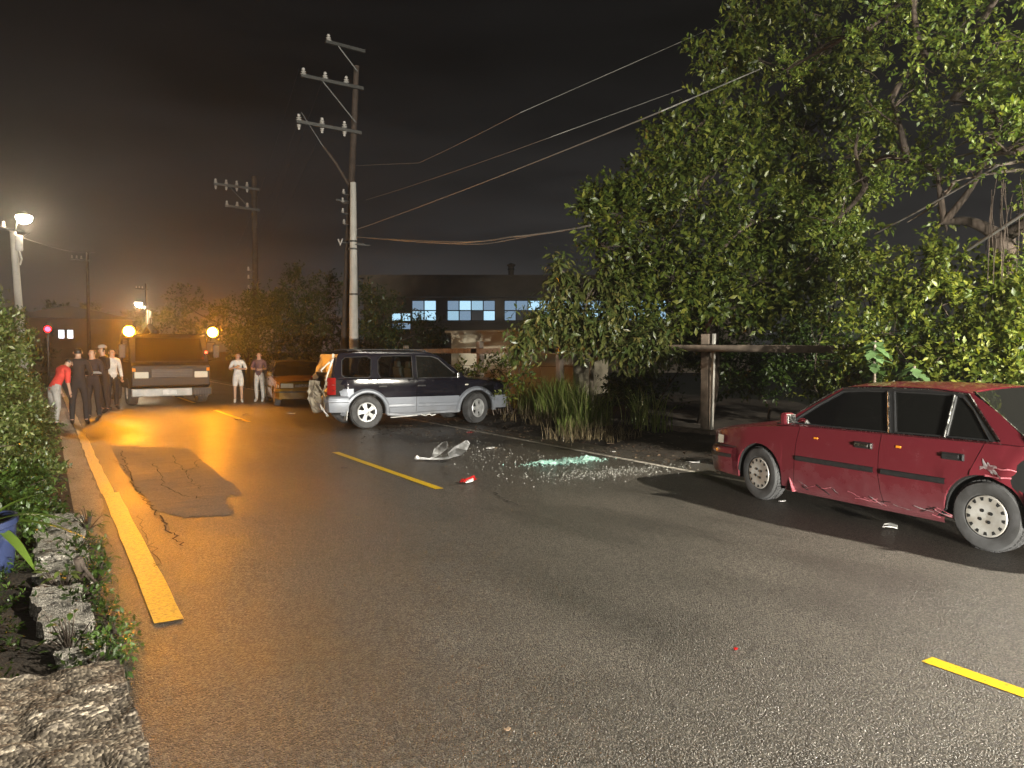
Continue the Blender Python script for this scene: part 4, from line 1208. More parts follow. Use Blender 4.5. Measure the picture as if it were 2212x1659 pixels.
# wall built as bays around the window openings
holes = [[(fx(a_), fz(d_)), (fx(b_), fz(d_)), (fx(b_), fz(c_)), (fx(a_), fz(c_))] for a_, b_, c_, d_, n_ in wins]
outer = [(W0, 0), (W1, 0), (W1, fz(603)), (W0, fz(596))]
tris = tessellate_polygon([[Vector((x, z, 0)) for x, z in l] for l in [outer] + holes])
wl = MB().add([Vector((x, 0, z)) for l in [outer] + holes for x, z in l], [tuple(t) for t in tris]).build('wall', M['factory_wall'], B, fix=False)
solid(wl, .25, 1)
MB().box(((W0 + W1) / 2, 6, fz(600) + .05), (W1 - W0 + .8, 12.8, .22)).build('roof', M['factory_wall'], B)
for x in (W0, W1):
    MB().box((x, 6, fz(600) / 2), (.25, 12, fz(600))).build('end_wall', M['factory_wall'], B)
for k in range(26):
    x = lerp(W0 + .4, W1 - .4, k / 25)
    MB().box((x, -.03, (fz(645) + fz(603)) / 2), (.06, .06, fz(603) - fz(645))).build('wall_rib', M['factory_wall'], B)
MB().bar((W0, -.45, fz(642)), (W1, -.45, fz(642)), .9, .10).build('canopy', M['factory_wall'], B)
MB().bar((W0, -.3, fz(697)), (W1, -.3, fz(697)), .5, .10).build('ledge', M['factory_wall'], B)
for a_, b_, c_, d_, n_ in wins:
    x0, x1, z1, z0 = fx(a_), fx(b_), fz(c_), fz(d_)
    wn = MB().bar((x0, .05, z0), (x1, .05, z0), .10, .09).bar((x0, .05, z1), (x1, .05, z1), .10, .09).bar((x0, .05, z0), (x0, .05, z1), .09, .10).bar((x1, .05, z0), (x1, .05, z1), .09, .10).bar((x0, .05, (z0 + z1) / 2), (x1, .05, (z0 + z1) / 2), .08, .08)
    for k in range(1, n_): wn.bar((lerp(x0, x1, k / n_), .05, z0), (lerp(x0, x1, k / n_), .05, z1), .07, .08)
    wf_ = wn.build('window', M['frame_dark'], B)
    for k in range(n_):
        for h in range(2):
            if h == 0 and (a_, k) in ((1089, 1), (1089, 2), (966, 2)): continue
            MB().poly([(lerp(x0, x1, k / n_), .10, lerp(z0, z1, h / 2)), (lerp(x0, x1, (k + 1) / n_), .10, lerp(z0, z1, h / 2)), (lerp(x0, x1, (k + 1) / n_), .10, lerp(z0, z1, (h + 1) / 2)), (lerp(x0, x1, k / n_), .10, lerp(z0, z1, (h + 1) / 2))]).build('pane', random.choice([M['window_glow'], M['window_glow_b'], M['window_glow_b'], M['window_glow_c']]), wf_, fix=False)
ch = thing('chimney_vent', 'small dark roof vent on top of the factory block', 'vent', (0, 0, 0))
ch.location = at(1104, 598, FD + 3)
MB().lathe([(.22, 0), (.22, .9), (.34, .95), (.34, 1.05), (.001, 1.2)], 12, c=(0, 0, -.1)).build('stack', M['factory_wall'], ch)
MB().lathe([(.30, .55), (.30, .62)], 12).build('collar', M['frame_dark'], ch)

# cream shed between fence and factory
sa = onX(976, 714, 16.0)
sp_ = at(976, 757, 27.5); ep_ = at(1240, 757, 25.0)
SH = thing('cream_shed', 'low cream sheet-walled shed seen above the fence rail', 'building', (sp_.x, sp_.y, 0), math.atan2(ep_.y - sp_.y, ep_.x - sp_.x))
SL = (Vector((ep_.x, ep_.y)) - Vector((sp_.x, sp_.y))).length
hz = CAM_H + (757 - 717) / FPX * 27.5
for k in range(4):
    MB().box((SL * (k + .5) / 4, 0, hz / 2), (SL / 4 - .012, .08, hz)).build('wall_panel', M['shed_wall'], SH)
MB().box((SL / 2, 1.5, hz / 2 - .05), (SL - .2, 2.9, hz - .12)).build('shed_body', M['shed_wall'], SH)
MB().box((SL / 2, 1.45, hz + .05), (SL + .3, 3.3, .08), rot=(.03, 0, 0)).build('roof', M['shed_wall'], SH)
for k in range(3):
    MB().bar((0, -.045, .6 + k * .55), (SL, -.045, .6 + k * .55), .01, .02).build('joint', M['fence_wood'], SH)

# ================================================================== SIGNALS AND FAR LIGHTS ON THE LEFT
sg = onY(103, 711, 38.0)
SG = thing('traffic_signal', 'glowing red signal light over the hedge beside the leaning lamp pole', 'traffic light', (sg.x, sg.y, 0))
MB().tube([(0, .2, 0), (0, .2, sg.z + .3)], .05, 10).build('post', M['steel'], SG, smooth=50)
MB().box((0, .08, sg.z), (.34, .16, .34)).build('housing', M['black_trim'], SG, bevel=.04)
MB().lathe([(.001, -.05), (.10, -.04), (.14, 0)], 18, c=(0, -.01, sg.z), axis='Y').build('lens', M['red_glow'], SG, smooth=60).scale = (1, 1, 1)
MB().lathe([(.16, 0), (.16, -.08), (.15, -.08), (.15, 0)], 18, c=(0, 0, sg.z), axis='Y').build('visor', M['black_trim'], SG)
MB().lathe([(.001, -.16), (.08, -.13), (.11, -.05)], 14, c=(0, -.01, sg.z), axis='Y').build('bulb', M['red_core'], SG, smooth=60)
hb = onY(150, 722, 70.0)
HB = thing('far_house', 'dim far house with two small lit windows beyond the men in dark clothes', 'building', (hb.x, hb.y, 0))
MB().box((0, 3, 2.1), (9, 6, 4.2)).build('wall', M['factory_wall'], HB)
MB().prism([(-4.8, -.3, 4.2), (4.8, -.3, 4.2), (0, -.3, 5.2)], (0, 6.6, 0)).build('roof', M['frame_dark'], HB)
for dx in (-.55, .05):
    f_ = MB().box((dx, -.02, hb.z), (.48, .06, .75)).build('window', M['frame_dark'], HB)
    MB().poly([(dx - .2, -.06, hb.z - .33), (dx + .2, -.06, hb.z - .33), (dx + .2, -.06, hb.z + .33), (dx - .2, -.06, hb.z + .33)]).build('pane', M['far_glow'], f_, fix=False)
# dark shape of houses and trees closing the end of the road is built with the vegetation
# ================================================================== WORK TRUCK WITH AMBER BEACONS
M['truck_paint'] = paint_mat('dark_truck_paint', (0.006, 0.006, 0.006), (0.01, 0.009, 0.008), 0.3, rough=0.6, coat=0.1)
M['bumper_white'] = mat('dirty_white_bumper', (0.38, 0.37, 0.35), 0.4, var=0.25, vscale=4)
tb = ground(372, 874)
TR = thing('work_truck', 'dark work truck with two blazing amber beacons blocking the road', 'truck', (tb.x, tb.y, 0), R(4))
# local: front faces -Y
for sd in (-1, 1):
    for y in (.75, 3.9):
        tw = bpy.data.objects.new('wheel', None); C.objects.link(tw); tw.parent = TR; tw.location = (sd * 1.02, y, .42); tw.rotation_euler = (0, 0, R(90 if sd < 0 else -90))
        MB().lathe([(.25, -.13), (.40, -.14), (.42, -.08), (.42, .08), (.40, .14), (.25, .13)], 28, axis='Y', close=True).build('tyre', M['tyre'], tw, smooth=40)
        MB().lathe([(.001, .06), (.12, .08), (.2, .05), (.25, .12)], 20, axis='Y').build('rim', M['hubcap'], tw, smooth=40)
MB().box((0, 2.6, .68), (.9, 5.0, .22)).build('chassis', M['under'], TR)
cabp = [(.35, .50), (-.02, .58), (-.06, 1.22), (.10, 1.30), (.42, 2.12), (.60, 2.20), (1.75, 2.20), (1.80, .50)]
cab = MB().prism([(-1.14, y, z) for y, z in cabp], (2.28, 0, 0)).build('cab', M['truck_paint'], TR, bevel=.04)
MB().poly([(-1.0, .085, 1.36), (1.0, .085, 1.36), (.94, .385, 2.06), (-.94, .385, 2.06)]).build('windscreen', M['tint_glass'], TR, fix=False)
for sd in (-1, 1):
    MB().poly([(sd * 1.145, .35, 1.32), (sd * 1.145, 1.35, 1.32), (sd * 1.145, 1.35, 2.02), (sd * 1.145, .55, 2.02)]).build('side_window', M['tint_glass'], TR, fix=False)
    m_ = MB().box((sd * 1.36, .10, 1.66), (.20, .07, .42)).build('mirror', M['black_trim'], TR, bevel=.03)
    MB().tube([(sd * 1.13, .20, 1.95), (sd * 1.34, .12, 1.93), (sd * 1.34, .12, 1.40), (sd * 1.13, .18, 1.35)], .016, 6).build('mirror_arm', M['black_trim'], m_)
    MB().box((sd * .86, -.035, .93), (.40, .05, .20)).build('headlight', M['lens_white'], TR, bevel=.03)
    MB().box((sd * 1.07, -.03, 1.10), (.10, .05, .12)).build('indicator', M['lens_amber'], TR, bevel=.01)
    # beacon on a bracket at the cab's roof edge
    bz = onY(282, 716, tb.y).z
    bp = Vector((sd * 1.20, -.16, bz))
    be = MB().lathe([(.001, .13), (.15, .13), (.17, .06), (.17, -.05), (.16, -.05), (.155, .05), (.001, .05)], 18, c=bp, axis='Y').build('beacon', M['black_trim'], TR, smooth=30)
    MB().lathe([(.001, -.05), (.08, -.04), (.135, .0), (.14, .04)], 18, c=bp, axis='Y').build('beacon_lens', M['amber_glow'], be, smooth=60)
    MB().bar((sd * .9, .20, bz - .12), (sd * 1.2, .10, bz - .02), .06, .04).build('beacon_bracket', M['steel'], be)
g_ = MB().box((0, -.075, .98), (1.2, .03, .26)).build('grille', M['black_trim'], TR, bevel=.01)
for k in range(5): MB().box((0, -.097, .88 + .05 * k), (1.16, .012, .012)).build('grille_bar', M['steel'], g_)
MB().box((-.30, -.13, .40), (1.72, .14, .24)).build('bumper', M['bumper_white'], TR, bevel=.03)
MB().box((.86, -.11, .41), (.58, .12, .25)).build('bumper_end', M['black_trim'], TR, bevel=.03)
MB().box((-.1, -.205, .40), (.40, .012, .14)).build('number_plate', M['plastic_white'], TR, bevel=.004)
for k in range(6): MB().box((.66 + .075 * k, -.16, .34), (.02, .02, .20)).build('step_bar', M['steel'], TR)
rl = MB().box((1.02, -.05, 1.62), (.07, .04, .07)).build('marker_lamp', M['red_glow_small'], TR, bevel=.01)
bed = MB().box((0, 3.7, 1.02), (2.30, 3.6, .14)).build('flatbed', M['truck_paint'], TR)
MB().box((0, 1.98, 1.6), (2.24, .08, 1.1)).build('headboard', M['truck_paint'], TR)
for k in range(5): MB().box((-.9 + .45 * k, 1.93, 1.60), (.06, .05, 1.1)).build('headboard_bar', M['truck_paint'], TR)
for sd in (-1, 1): MB().box((sd * 1.14, 3.7, 1.32), (.05, 3.5, .46)).build('side_board', M['truck_paint'], TR)
MB().tube([(0, 2.5, 1.1), (0, 2.5, 2.3), (0, 3.3, 2.5), (0, 5.2, 2.0)], [.16, .14, .11, .08], 10).build('crane_arm', M['truck_paint'], TR, smooth=40)

# ================================================================== CAR WITH HEADLIGHTS ON (behind the camera, lights the scene)
M['white_paint_car'] = paint_mat('white_car_paint', (0.62, 0.62, 0.60), (0.30, 0.27, 0.23), 0.3)
PC = sedan('white_sedan', 'white sedan standing in the hedge-side lane with blazing headlights', (0.75, -11.8, 0), R(90), M['white_paint_car'], M['tint_glass'], wheel_style='alloy')
for sd in (-1, 1):
    MB().lathe([(.001, .012), (.06, .010), (.085, .0)], 18, c=(2.145, .50 * sd, .64), axis='X').build('headlamp_bulb', M['headlight_glow'], PC, smooth=60)

# ================================================================== PEOPLE
M['skin'] = mat('skin', (0.42, 0.25, 0.17), 0.55, var=0.08, vscale=20)
M['hair'] = mat('black_hair', (0.010, 0.009, 0.008), 0.5)
def cloth(nm, col): return mat(nm, col, 0.85, var=0.2, vscale=9, bump=0.5, bscale=14, bdist=0.02)
M['uniform'] = cloth('dark_uniform_cloth', (0.008, 0.008, 0.010))
M['navy_cloth'] = cloth('navy_cloth', (0.010, 0.011, 0.018))
M['white_cloth'] = cloth('off_white_cloth', (0.55, 0.52, 0.48))
M['red_cloth'] = cloth('red_cloth', (0.55, 0.045, 0.035))
M['grey_cloth'] = cloth('grey_cloth', (0.30, 0.28, 0.26))
M['plum_cloth'] = cloth('plum_cloth', (0.10, 0.05, 0.06))
M['shoe'] = mat('black_shoe', (0.012, 0.011, 0.010), 0.4)
M['white_shoe'] = mat('white_shoe', (0.6, 0.58, 0.55), 0.5)

def person(label, loc, rz, height, top, legs, shoes, sleeves='long', leglen='long', armL=None, armR=None, cap=None, hair='short', lean=0.0, stance=.11, knee=0.03, squat=0.0, group=None):
    """skinned skeleton: x right, y forward; joints in metres for a 1.75 m figure"""
    k = height / 1.75
    T = thing('person', label, 'person', loc, rz, group)
    def tl(p):   # lean forward about the hips
        p = Vector(p); h = Vector((0, 0, .95 - squat)); q = Matrix.Rotation(-lean, 3, 'X') @ (p - Vector((0, 0, .95))) + h
        return q
    J = {}; E = []; RAD = {}
    def j(n, p, r, parent=None):
        J[n] = Vector(p); RAD[n] = r if isinstance(r, tuple) else (r, r)
        if parent: E.append((parent, n))
    j('pelvis', (0, 0, .96 - squat), (.145, .105))
    j('waist', tl((0, 0.005, 1.10)), (.125, .092), 'pelvis')
    j('chest', tl((0, .0, 1.30)), (.155, .105), 'waist')
    j('upper', tl((0, -.01, 1.42)), (.13, .085), 'chest')
    j('neck', tl((0, .0, 1.515)), .055, 'upper')
    j('jaw', tl((0, .03, 1.575)), (.062, .070), 'neck')
    j('skull', tl((0, .02, 1.665)), (.080, .098), 'jaw')
    j('crown', tl((0, .012, 1.725)), (.058, .07), 'skull')
    dA = {'L': armL or [(-.235, -.01, 1.16), (-.25, .05, .92)], 'R': armR or [(.235, -.01, 1.16), (.25, .05, .92)]}
    hands = {}
    for S_, sx in (('L', -1), ('R', 1)):
        j('sh' + S_, tl((sx * .175, -.005, 1.43)), .062, 'upper')
        e_, w_ = dA[S_]
        j('el' + S_, tl(e_), .044, 'sh' + S_)
        j('wr' + S_, tl(w_), .030, 'el' + S_)
        d = (tl(w_) - tl(e_)).normalized()
        j('pm' + S_, tl(w_) + d * .075, (.038, .022), 'wr' + S_)
        hands[S_] = (tl(w_) + d * .07, d, sx)
        j('hip' + S_, (sx * .09, 0, .90 - squat), .092, 'pelvis')
        kx = sx * (stance + .0)
        j('kn' + S_, (kx, knee + squat * .9, .50 - squat * .3), .060, 'hip' + S_)
        j('cf' + S_, (kx, knee * .3 - .02 + squat * .3, .33 - squat * .15), .056, 'kn' + S_)
        j('an' + S_, (kx * 1.02, -.02, .095), .038, 'cf' + S_)
        j('ft' + S_, (kx * 1.10, .075, .045), (.042, .036), 'an' + S_)
        j('toe' + S_, (kx * 1.16, .155, .034), (.040, .026), 'ft' + S_)
    names = list(J)
    me = bpy.data.meshes.new('body')
    me.from_pydata([J[n] * k for n in names], [(names.index(a_), names.index(b_)) for a_, b_ in E], [])
    o = bpy.data.objects.new('body', me); C.objects.link(o)
    md = o.modifiers.new('skin', 'SKIN'); md.use_smooth_shade = True
    sv = me.skin_vertices[0].data
    for i, n in enumerate(names):
        sv[i].radius = (RAD[n][0] * k, RAD[n][1] * k); sv[i].use_root = (n == 'pelvis')
    ms = o.modifiers.new('sub', 'SUBSURF'); ms.levels = 2; ms.render_levels = 2
    dg = bpy.context.evaluated_depsgraph_get()
    ev = bpy.data.meshes.new_from_object(o.evaluated_get(dg))
    bpy.data.objects.remove(o); bpy.data.meshes.remove(me)
    n = len(ev.vertices)
    V = np.empty(n * 3); ev.vertices.foreach_get('co', V); V = V.reshape(-1, 3)
    NN = np.empty(n * 3); ev.vertices.foreach_get('normal', NN); NN = NN.reshape(-1, 3)
    faces = [tuple(p.vertices) for p in ev.polygons]
    bpy.data.meshes.remove(ev)
    # nearest bone of each vertex
    seg = [(np.array(J[a_] * k), np.array(J[b_] * k), a_ + '>' + b_) for a_, b_ in E]
    D = []
    for a_, b_, nm in seg:
        ab = b_ - a_; t = np.clip(((V - a_) @ ab) / (ab @ ab), 0, 1)
        D.append(np.linalg.norm(V - (a_ + t[:, None] * ab), axis=1) - .5 * (RAD[nm.split('>')[1]][0]) * k)
    near = np.argmin(np.array(D), 0); bone = [seg[i][2] for i in near]
    def piece(nm, ok, grow, m_):
        fs = [f for f in faces if sum(ok(i) for i in f) >= len(f) - 1]
        if not fs: return None
        used = sorted({i for f in fs for i in f}); mp_ = {v: q for q, v in enumerate(used)}
        vv = V[used] + NN[used] * grow * k
        me_ = bpy.data.meshes.new(nm); me_.from_pydata([tuple(p) for p in vv], [], [tuple(mp_[i] for i in f) for f in fs])
        me_.polygons.foreach_set('use_smooth', np.ones(len(fs), dtype=bool))
        return link(nm, me_, m_, T)
    # body with fingers, nose and ears
    b = MB(); b.v = [tuple(p) for p in V]; b.f = list(faces)
    for S_, (p, d, sx) in hands.items():
        sidev = d.cross(Vector((0, 1, 0)));  sidev = sidev.normalized() if sidev.length > .1 else Vector((1, 0, 0))
        nrm = sidev.cross(d)
        for q, L in zip((-1.5, -.5, .5, 1.5), (.062, .076, .080, .068)):
            r0 = p + sidev * q * .018 + d * .015
            b.tube([x_ * k for x_ in (r0, r0 + d * L * .5, r0 + d * L * .85 + nrm * .014 * -sx)], [.0095 * k, .0085 * k, .006 * k], 6)
        r0 = p + sidev * .030 * -sx - d * .02
        b.tube([x_ * k for x_ in (r0, r0 + (d * .6 + sidev * -sx * .5) * .04, r0 + (d * .9 + sidev * -sx * .3) * .065)], [.011 * k, .010 * k, .007 * k], 6)
    fwd = Matrix.Rotation(-lean, 3, 'X')
    hc = J['skull']
    for off, rr in (((0, .118, -.035), .016), ((0, .112, -.012), .011)):
        p = hc + fwd @ Vector(off); b.tube([(p - fwd @ Vector((0, .03, -.01))) * k, p * k], [.012 * k, rr * k], 6)
    for sx in (-1, 1):
        p = hc + fwd @ Vector((sx * .088, .0, -.03)); b.tube([(p + Vector((0, 0, -.025))) * k, p * k, (p + Vector((0, 0, .025))) * k], [.010 * k, .018 * k, .010 * k], 6)
    bo = b.build('body', M['skin'], T, fix=False)
    bo.data.polygons.foreach_set('use_smooth', np.ones(len(bo.data.polygons), dtype=bool))
    for sx in (-1, 1):
        p = hc + fwd @ Vector((sx * .032, .096, -.012)); MB().lathe([(.001, .009), (.008, .006), (.010, 0), (.001, -.009)], 8, c=p * k).build('eye', M['hair'], T)
    p = hc + fwd @ Vector((0, .098, -.072)); MB().box(p * k, (.045 * k, .008, .010)).build('mouth', M['red_cloth'], T)
    torso = ('pelvis>waist', 'waist>chest', 'chest>upper', 'upper>shL', 'upper>shR')
    slv = torso + ('shL>elL', 'shR>elR') + (('elL>wrL', 'elR>wrR') if sleeves == 'long' else ())
    zs = hc.z * k
    piece('shirt', lambda i: bone[i] in slv or (bone[i] == 'upper>neck' and V[i][2] < (J['neck'].z - .03) * k), .014, top)
    lg = ('pelvis>hipL', 'pelvis>hipR', 'hipL>knL', 'hipR>knR', 'pelvis>waist') + (('knL>cfL', 'knR>cfR', 'cfL>anL', 'cfR>anR') if leglen == 'long' else ())
    wz = J['waist'].z * k - .02
    zmin = 0 if leglen == 'long' else .58 * k
    piece('trousers' if leglen == 'long' else 'shorts', lambda i: bone[i] in lg and V[i][2] < wz and V[i][2] > zmin, .012 if leglen == 'long' else .022, legs)
    piece('shoes', lambda i: ('an' in bone[i] and '>ft' in bone[i]) or '>toe' in bone[i] or (V[i][2] < .10 * k), .010, shoes)
    hb_ = lambda i: bone[i] in ('jaw>skull', 'skull>crown', 'neck>jaw')
    fw = np.array(fwd @ Vector((0, 1, 0)))
    rel = (V - np.array(hc * k)) @ fw
    up = np.array(fwd @ Vector((0, 0, 1))); rz_ = (V - np.array(hc * k)) @ up
    lim = -.16 if hair == 'long' else -.055
    piece('hair', lambda i: hb_(i) and (rz_[i] > .052 * k or (rel[i] < .035 * k and rz_[i] > lim * k)), .016, M['hair'])
    if cap is not None:
        cc = hc + fwd @ Vector((0, .005, .055))
        cp = MB().lathe([(.105 * k, 0), (.108 * k, .02 * k), (.095 * k, .065 * k), (.05 * k, .085 * k), (.001, .09 * k)], 18, c=cc * k).build('cap', cap, T, smooth=50)
        MB().prism([(cc + fwd @ Vector((x_, y_, 0.0))) * k for x_, y_ in ((-.085, .06), (-.07, .15), (0, .185), (.07, .15), (.085, .06))], (0, 0, .012)).build('peak', cap, cp)
    return T
def gp(x, y): p = ground(x, y); return (p.x, p.y, 0.0)
cross_arms = dict(armL=[(-.27, .02, 1.18), (-.03, .24, 1.20)], armR=[(.27, .02, 1.18), (.05, .22, 1.26)])
notebook = dict(armL=[(-.25, .04, 1.16), (-.10, .30, 1.14)], armR=[(.25, .05, 1.16), (.10, .30, 1.16)])
down = dict()
person('broad person in a black uniform with back turned, standing at the hedge end', gp(172, 916), R(-10), 1.74, M['uniform'], M['uniform'], M['shoe'], cap=None, stance=.14, **notebook)
person('person in dark clothes holding a pale sheet of paper in the huddle', gp(203, 907), R(150), 1.72, M['navy_cloth'], M['uniform'], M['shoe'], stance=.12, **notebook)
person('person in black clothes wearing a pale-topped cap in the huddle', gp(226, 891), R(115), 1.78, M['uniform'], M['uniform'], M['shoe'], cap=M['grey_cloth'], **cross_arms)
person('person with white long sleeves and an arm hanging beside the truck', gp(244, 884), R(200), 1.72, M['white_cloth'], M['uniform'], M['shoe'], hair='short')
person('stooping person in a red shirt half hidden by the hedge', gp(118, 922), R(-60), 1.62, M['red_cloth'], M['grey_cloth'], M['shoe'], sleeves='short', lean=.55, armL=[(-.22, .12, 1.16), (-.18, .30, 1.0)], armR=[(.22, .12, 1.16), (.18, .30, 1.0)])
person('woman in a white top and pale shorts standing with folded arms beside the truck', gp(515, 869), R(170), 1.60, M['white_cloth'], M['white_cloth'], M['white_shoe'], sleeves='short', leglen='short', hair='long', **cross_arms)
person('person in a plum top and pale trousers beside the yellow sedan', gp(561, 867), R(150), 1.62, M['plum_cloth'], M['white_cloth'], M['white_shoe'], sleeves='short', hair='long', **notebook)
pr = ground(203, 907)
tag(MB().box((pr.x + .02, pr.y - .34, 1.16), (.26, .18, .006), rot=(.25, 0, .3)).build('paper_sheet', M['plastic_white']), 'pale sheet of paper held up by the person in dark clothes', 'paper')
# ================================================================== VEGETATION
def leaf_mat(name, cols, rough=0.42, trans=0.30, spec=0.5):
    """each leaf takes its own colour from the ramp"""
    m = bpy.data.materials.new(name); m.use_nodes = True
    t = m.node_tree; t.nodes.clear(); N = t.nodes.new; L = t.links.new
    o = N("ShaderNodeOutputMaterial"); b = N("ShaderNodeBsdfPrincipled"); tr = N("ShaderNodeBsdfTranslucent"); mix = N("ShaderNodeMixShader")
    g = N("ShaderNodeNewGeometry"); r = N("ShaderNodeValToRGB")
    while len(r.color_ramp.elements) < len(cols): r.color_ramp.elements.new(0.5)
    for i, c in enumerate(cols):
        r.color_ramp.elements[i].position = i / (len(cols) - 1); r.color_ramp.elements[i].color = (*c, 1)
    L(g.outputs["Random Per Island"], r.inputs[0]); L(r.outputs[0], b.inputs["Base Color"])
    b.inputs["Roughness"].default_value = rough; _in(b, "Specular IOR Level").default_value = spec
    hs = N("ShaderNodeHueSaturation"); hs.inputs["Saturation"].default_value = 1.15; hs.inputs["Value"].default_value = 1.3
    L(r.outputs[0], hs.inputs["Color"]); L(hs.outputs[0], tr.inputs[0])
    mix.inputs[0].default_value = trans; L(b.outputs[0], mix.inputs[1]); L(tr.outputs[0], mix.inputs[2]); L(mix.outputs[0], o.inputs[0])
    return m
M['leaf_big_tree'] = leaf_mat('dark_glossy_leaf', [(.024, .040, .008), (.050, .074, .012), (.085, .108, .016), (.150, .155, .026)])
M['leaf_small'] = leaf_mat('yellow_green_leaf', [(.06, .10, .018), (.10, .15, .022), (.14, .18, .028), (.19, .21, .04)], trans=.35)
M['leaf_shrub'] = leaf_mat('bright_shrub_leaf', [(.045, .075, .014), (.10, .14, .022), (.17, .20, .03), (.26, .27, .05)], trans=.35)
M['leaf_droop'] = leaf_mat('long_drooping_leaf', [(.035, .055, .014), (.06, .08, .02), (.09, .10, .028), (.15, .13, .04)], rough=.35, trans=.2)
M['leaf_broad'] = leaf_mat('pale_broad_leaf', [(.06, .12, .04), (.09, .16, .06), (.13, .20, .08)], trans=.3)
M['leaf_hedge'] = leaf_mat('hedge_leaf', [(.030, .050, .012), (.055, .080, .018), (.085, .105, .026), (.16, .17, .07)], rough=.4, trans=.25)
M['leaf_creeper'] = leaf_mat('creeper_leaf', [(.020, .042, .008), (.035, .065, .010), (.055, .09, .015)], trans=.3)
M['leaf_far'] = leaf_mat('roadside_tree_leaf', [(.022, .034, .010), (.040, .055, .015), (.06, .075, .02)], trans=.2)
M['grass'] = leaf_mat('tall_grass', [(.09, .14, .025), (.15, .21, .04), (.22, .26, .07), (.28, .26, .12)], trans=.35)
M['dry_grass'] = leaf_mat('dry_grass', [(.10, .075, .04), (.17, .13, .07), (.24, .19, .11)], trans=.2)
M['litter'] = leaf_mat('dead_leaf_litter', [(.05, .028, .016), (.09, .05, .03), (.13, .09, .055), (.22, .18, .13)], rough=.7, trans=0.05)
M['bark'] = mat('brown_bark', (0.045, 0.032, 0.023), 0.9, var=0.4, vscale=6, bump=0.8, bscale=25, bdist=0.015)
M['pale_bark'] = mat('pale_grey_bark', (0.20, 0.165, 0.13), 0.85, var=0.3, vscale=8, bump=0.6, bscale=30, bdist=0.01)

def unit(a): return a / np.maximum(np.linalg.norm(a, axis=-1, keepdims=True), 1e-9)
def leaves_mesh(P, D, U, L, wr=0.45, fold=0.25, droop=0.15):
    """P base, D axis, U rough up, L lengths -> verts, tri faces; five vertices for each leaf"""
    n = len(P); L = np.asarray(L)[:, None]
    D = unit(D); Sd = unit(np.cross(D, U) + 1e-6); Nn = unit(np.cross(Sd, D))
    w = L * wr * .5
    base = P; mid = P + D * L * .48
    lf = mid - Sd * w + Nn * w * fold; rt = mid + Sd * w + Nn * w * fold
    tip = P + D * L - Nn * L * droop
    V = np.stack([base, rt, tip, lf, mid], 1).reshape(-1, 3)
    i = (np.arange(n) * 5)[:, None]
    F = np.concatenate([i + np.array([[0, 1, 4]]), i + np.array([[1, 2, 4]]), i + np.array([[2, 3, 4]]), i + np.array([[3, 0, 4]])], 1).reshape(-1, 3)
    return V, F
def sprigs(centres, radii, counts, per, llen, rng, shell=.45, spread=.9, up=.25, down=0.0, wr=.45, squash=.85, sprig_len=2.2, clumpy=True):
    """leaf sprays through the volume of each clump"""
    PP, DD, UU, LL = [], [], [], []
    for c, r, n in zip(centres, radii, counts):
        u = unit(rng.normal(size=(n, 3)))
        lump = 1 + .22 * np.sin(u[:, 0] * 5 + c[0] * 3) * np.sin(u[:, 1] * 6 + c[1]) + .18 * np.sin(u[:, 2] * 7 + c[2] * 2)
        rad = (shell + (1 - shell) * rng.random(n) ** .6) * r * lump
        pos = np.asarray(c) + u * rad[:, None] * np.array([1, 1, squash])
        if r > .24 and clumpy:
            ms = int(6 + 5 * r)
            sc_ = unit(rng.normal(size=(ms, 3))) * (r * (.55 + .35 * rng.random((ms, 1))))
            own = rng.integers(0, ms, n)
            uu = unit(rng.normal(size=(n, 3)))
            pos2 = np.asarray(c) + (sc_[own] + uu * (r * .26 * rng.random((n, 1)) ** .5)) * np.array([1, 1, squash])
            pick = rng.random(n) < .86
            pos = np.where(pick[:, None], pos2, pos); u = np.where(pick[:, None], unit(uu * .7 + unit(sc_[own]) * .5), u)
        ax = unit(u * .8 + rng.normal(size=(n, 3)) * .45 + np.array([0, 0, up - down]))
        k = per
        ax_ = np.repeat(ax, k, 0); ps = np.repeat(pos, k, 0)
        t = np.tile(np.linspace(0, 1, k), n) + rng.normal(size=n * k) * .05
        l = llen * (0.45 + .85 * rng.random(n * k))
        rnd = unit(np.cross(ax_, rng.normal(size=(n * k, 3))))
        ang = spread * (.7 + .6 * rng.random(n * k))
        d = ax_ * np.cos(ang)[:, None] + rnd * np.sin(ang)[:, None] + np.array([0, 0, -down])
        PP.append(ps + ax_ * (t * llen * sprig_len)[:, None]); DD.append(d)
        UU.append(unit(rng.normal(size=(n * k, 3)) * .55 + np.array([0, 0, 1.0]) + u.repeat(k, 0) * .5)); LL.append(l)
    return leaves_mesh(np.concatenate(PP), np.concatenate(DD), np.concatenate(UU), np.concatenate(LL), wr=wr)
def limb(a, b, r0, r1, bend=.25, n=7, rng=None):
    a, b = Vector(a), Vector(b); pts = []
    k = Vector((rng.normal(), rng.normal(), abs(rng.normal()) * .6)) * (b - a).length * bend * .4
    for i in range(n):
        t = i / (n - 1); pts.append(a.lerp(b, t) + k * math.sin(math.pi * t))
    return pts, [lerp(r0, r1, i / (n - 1)) for i in range(n)]
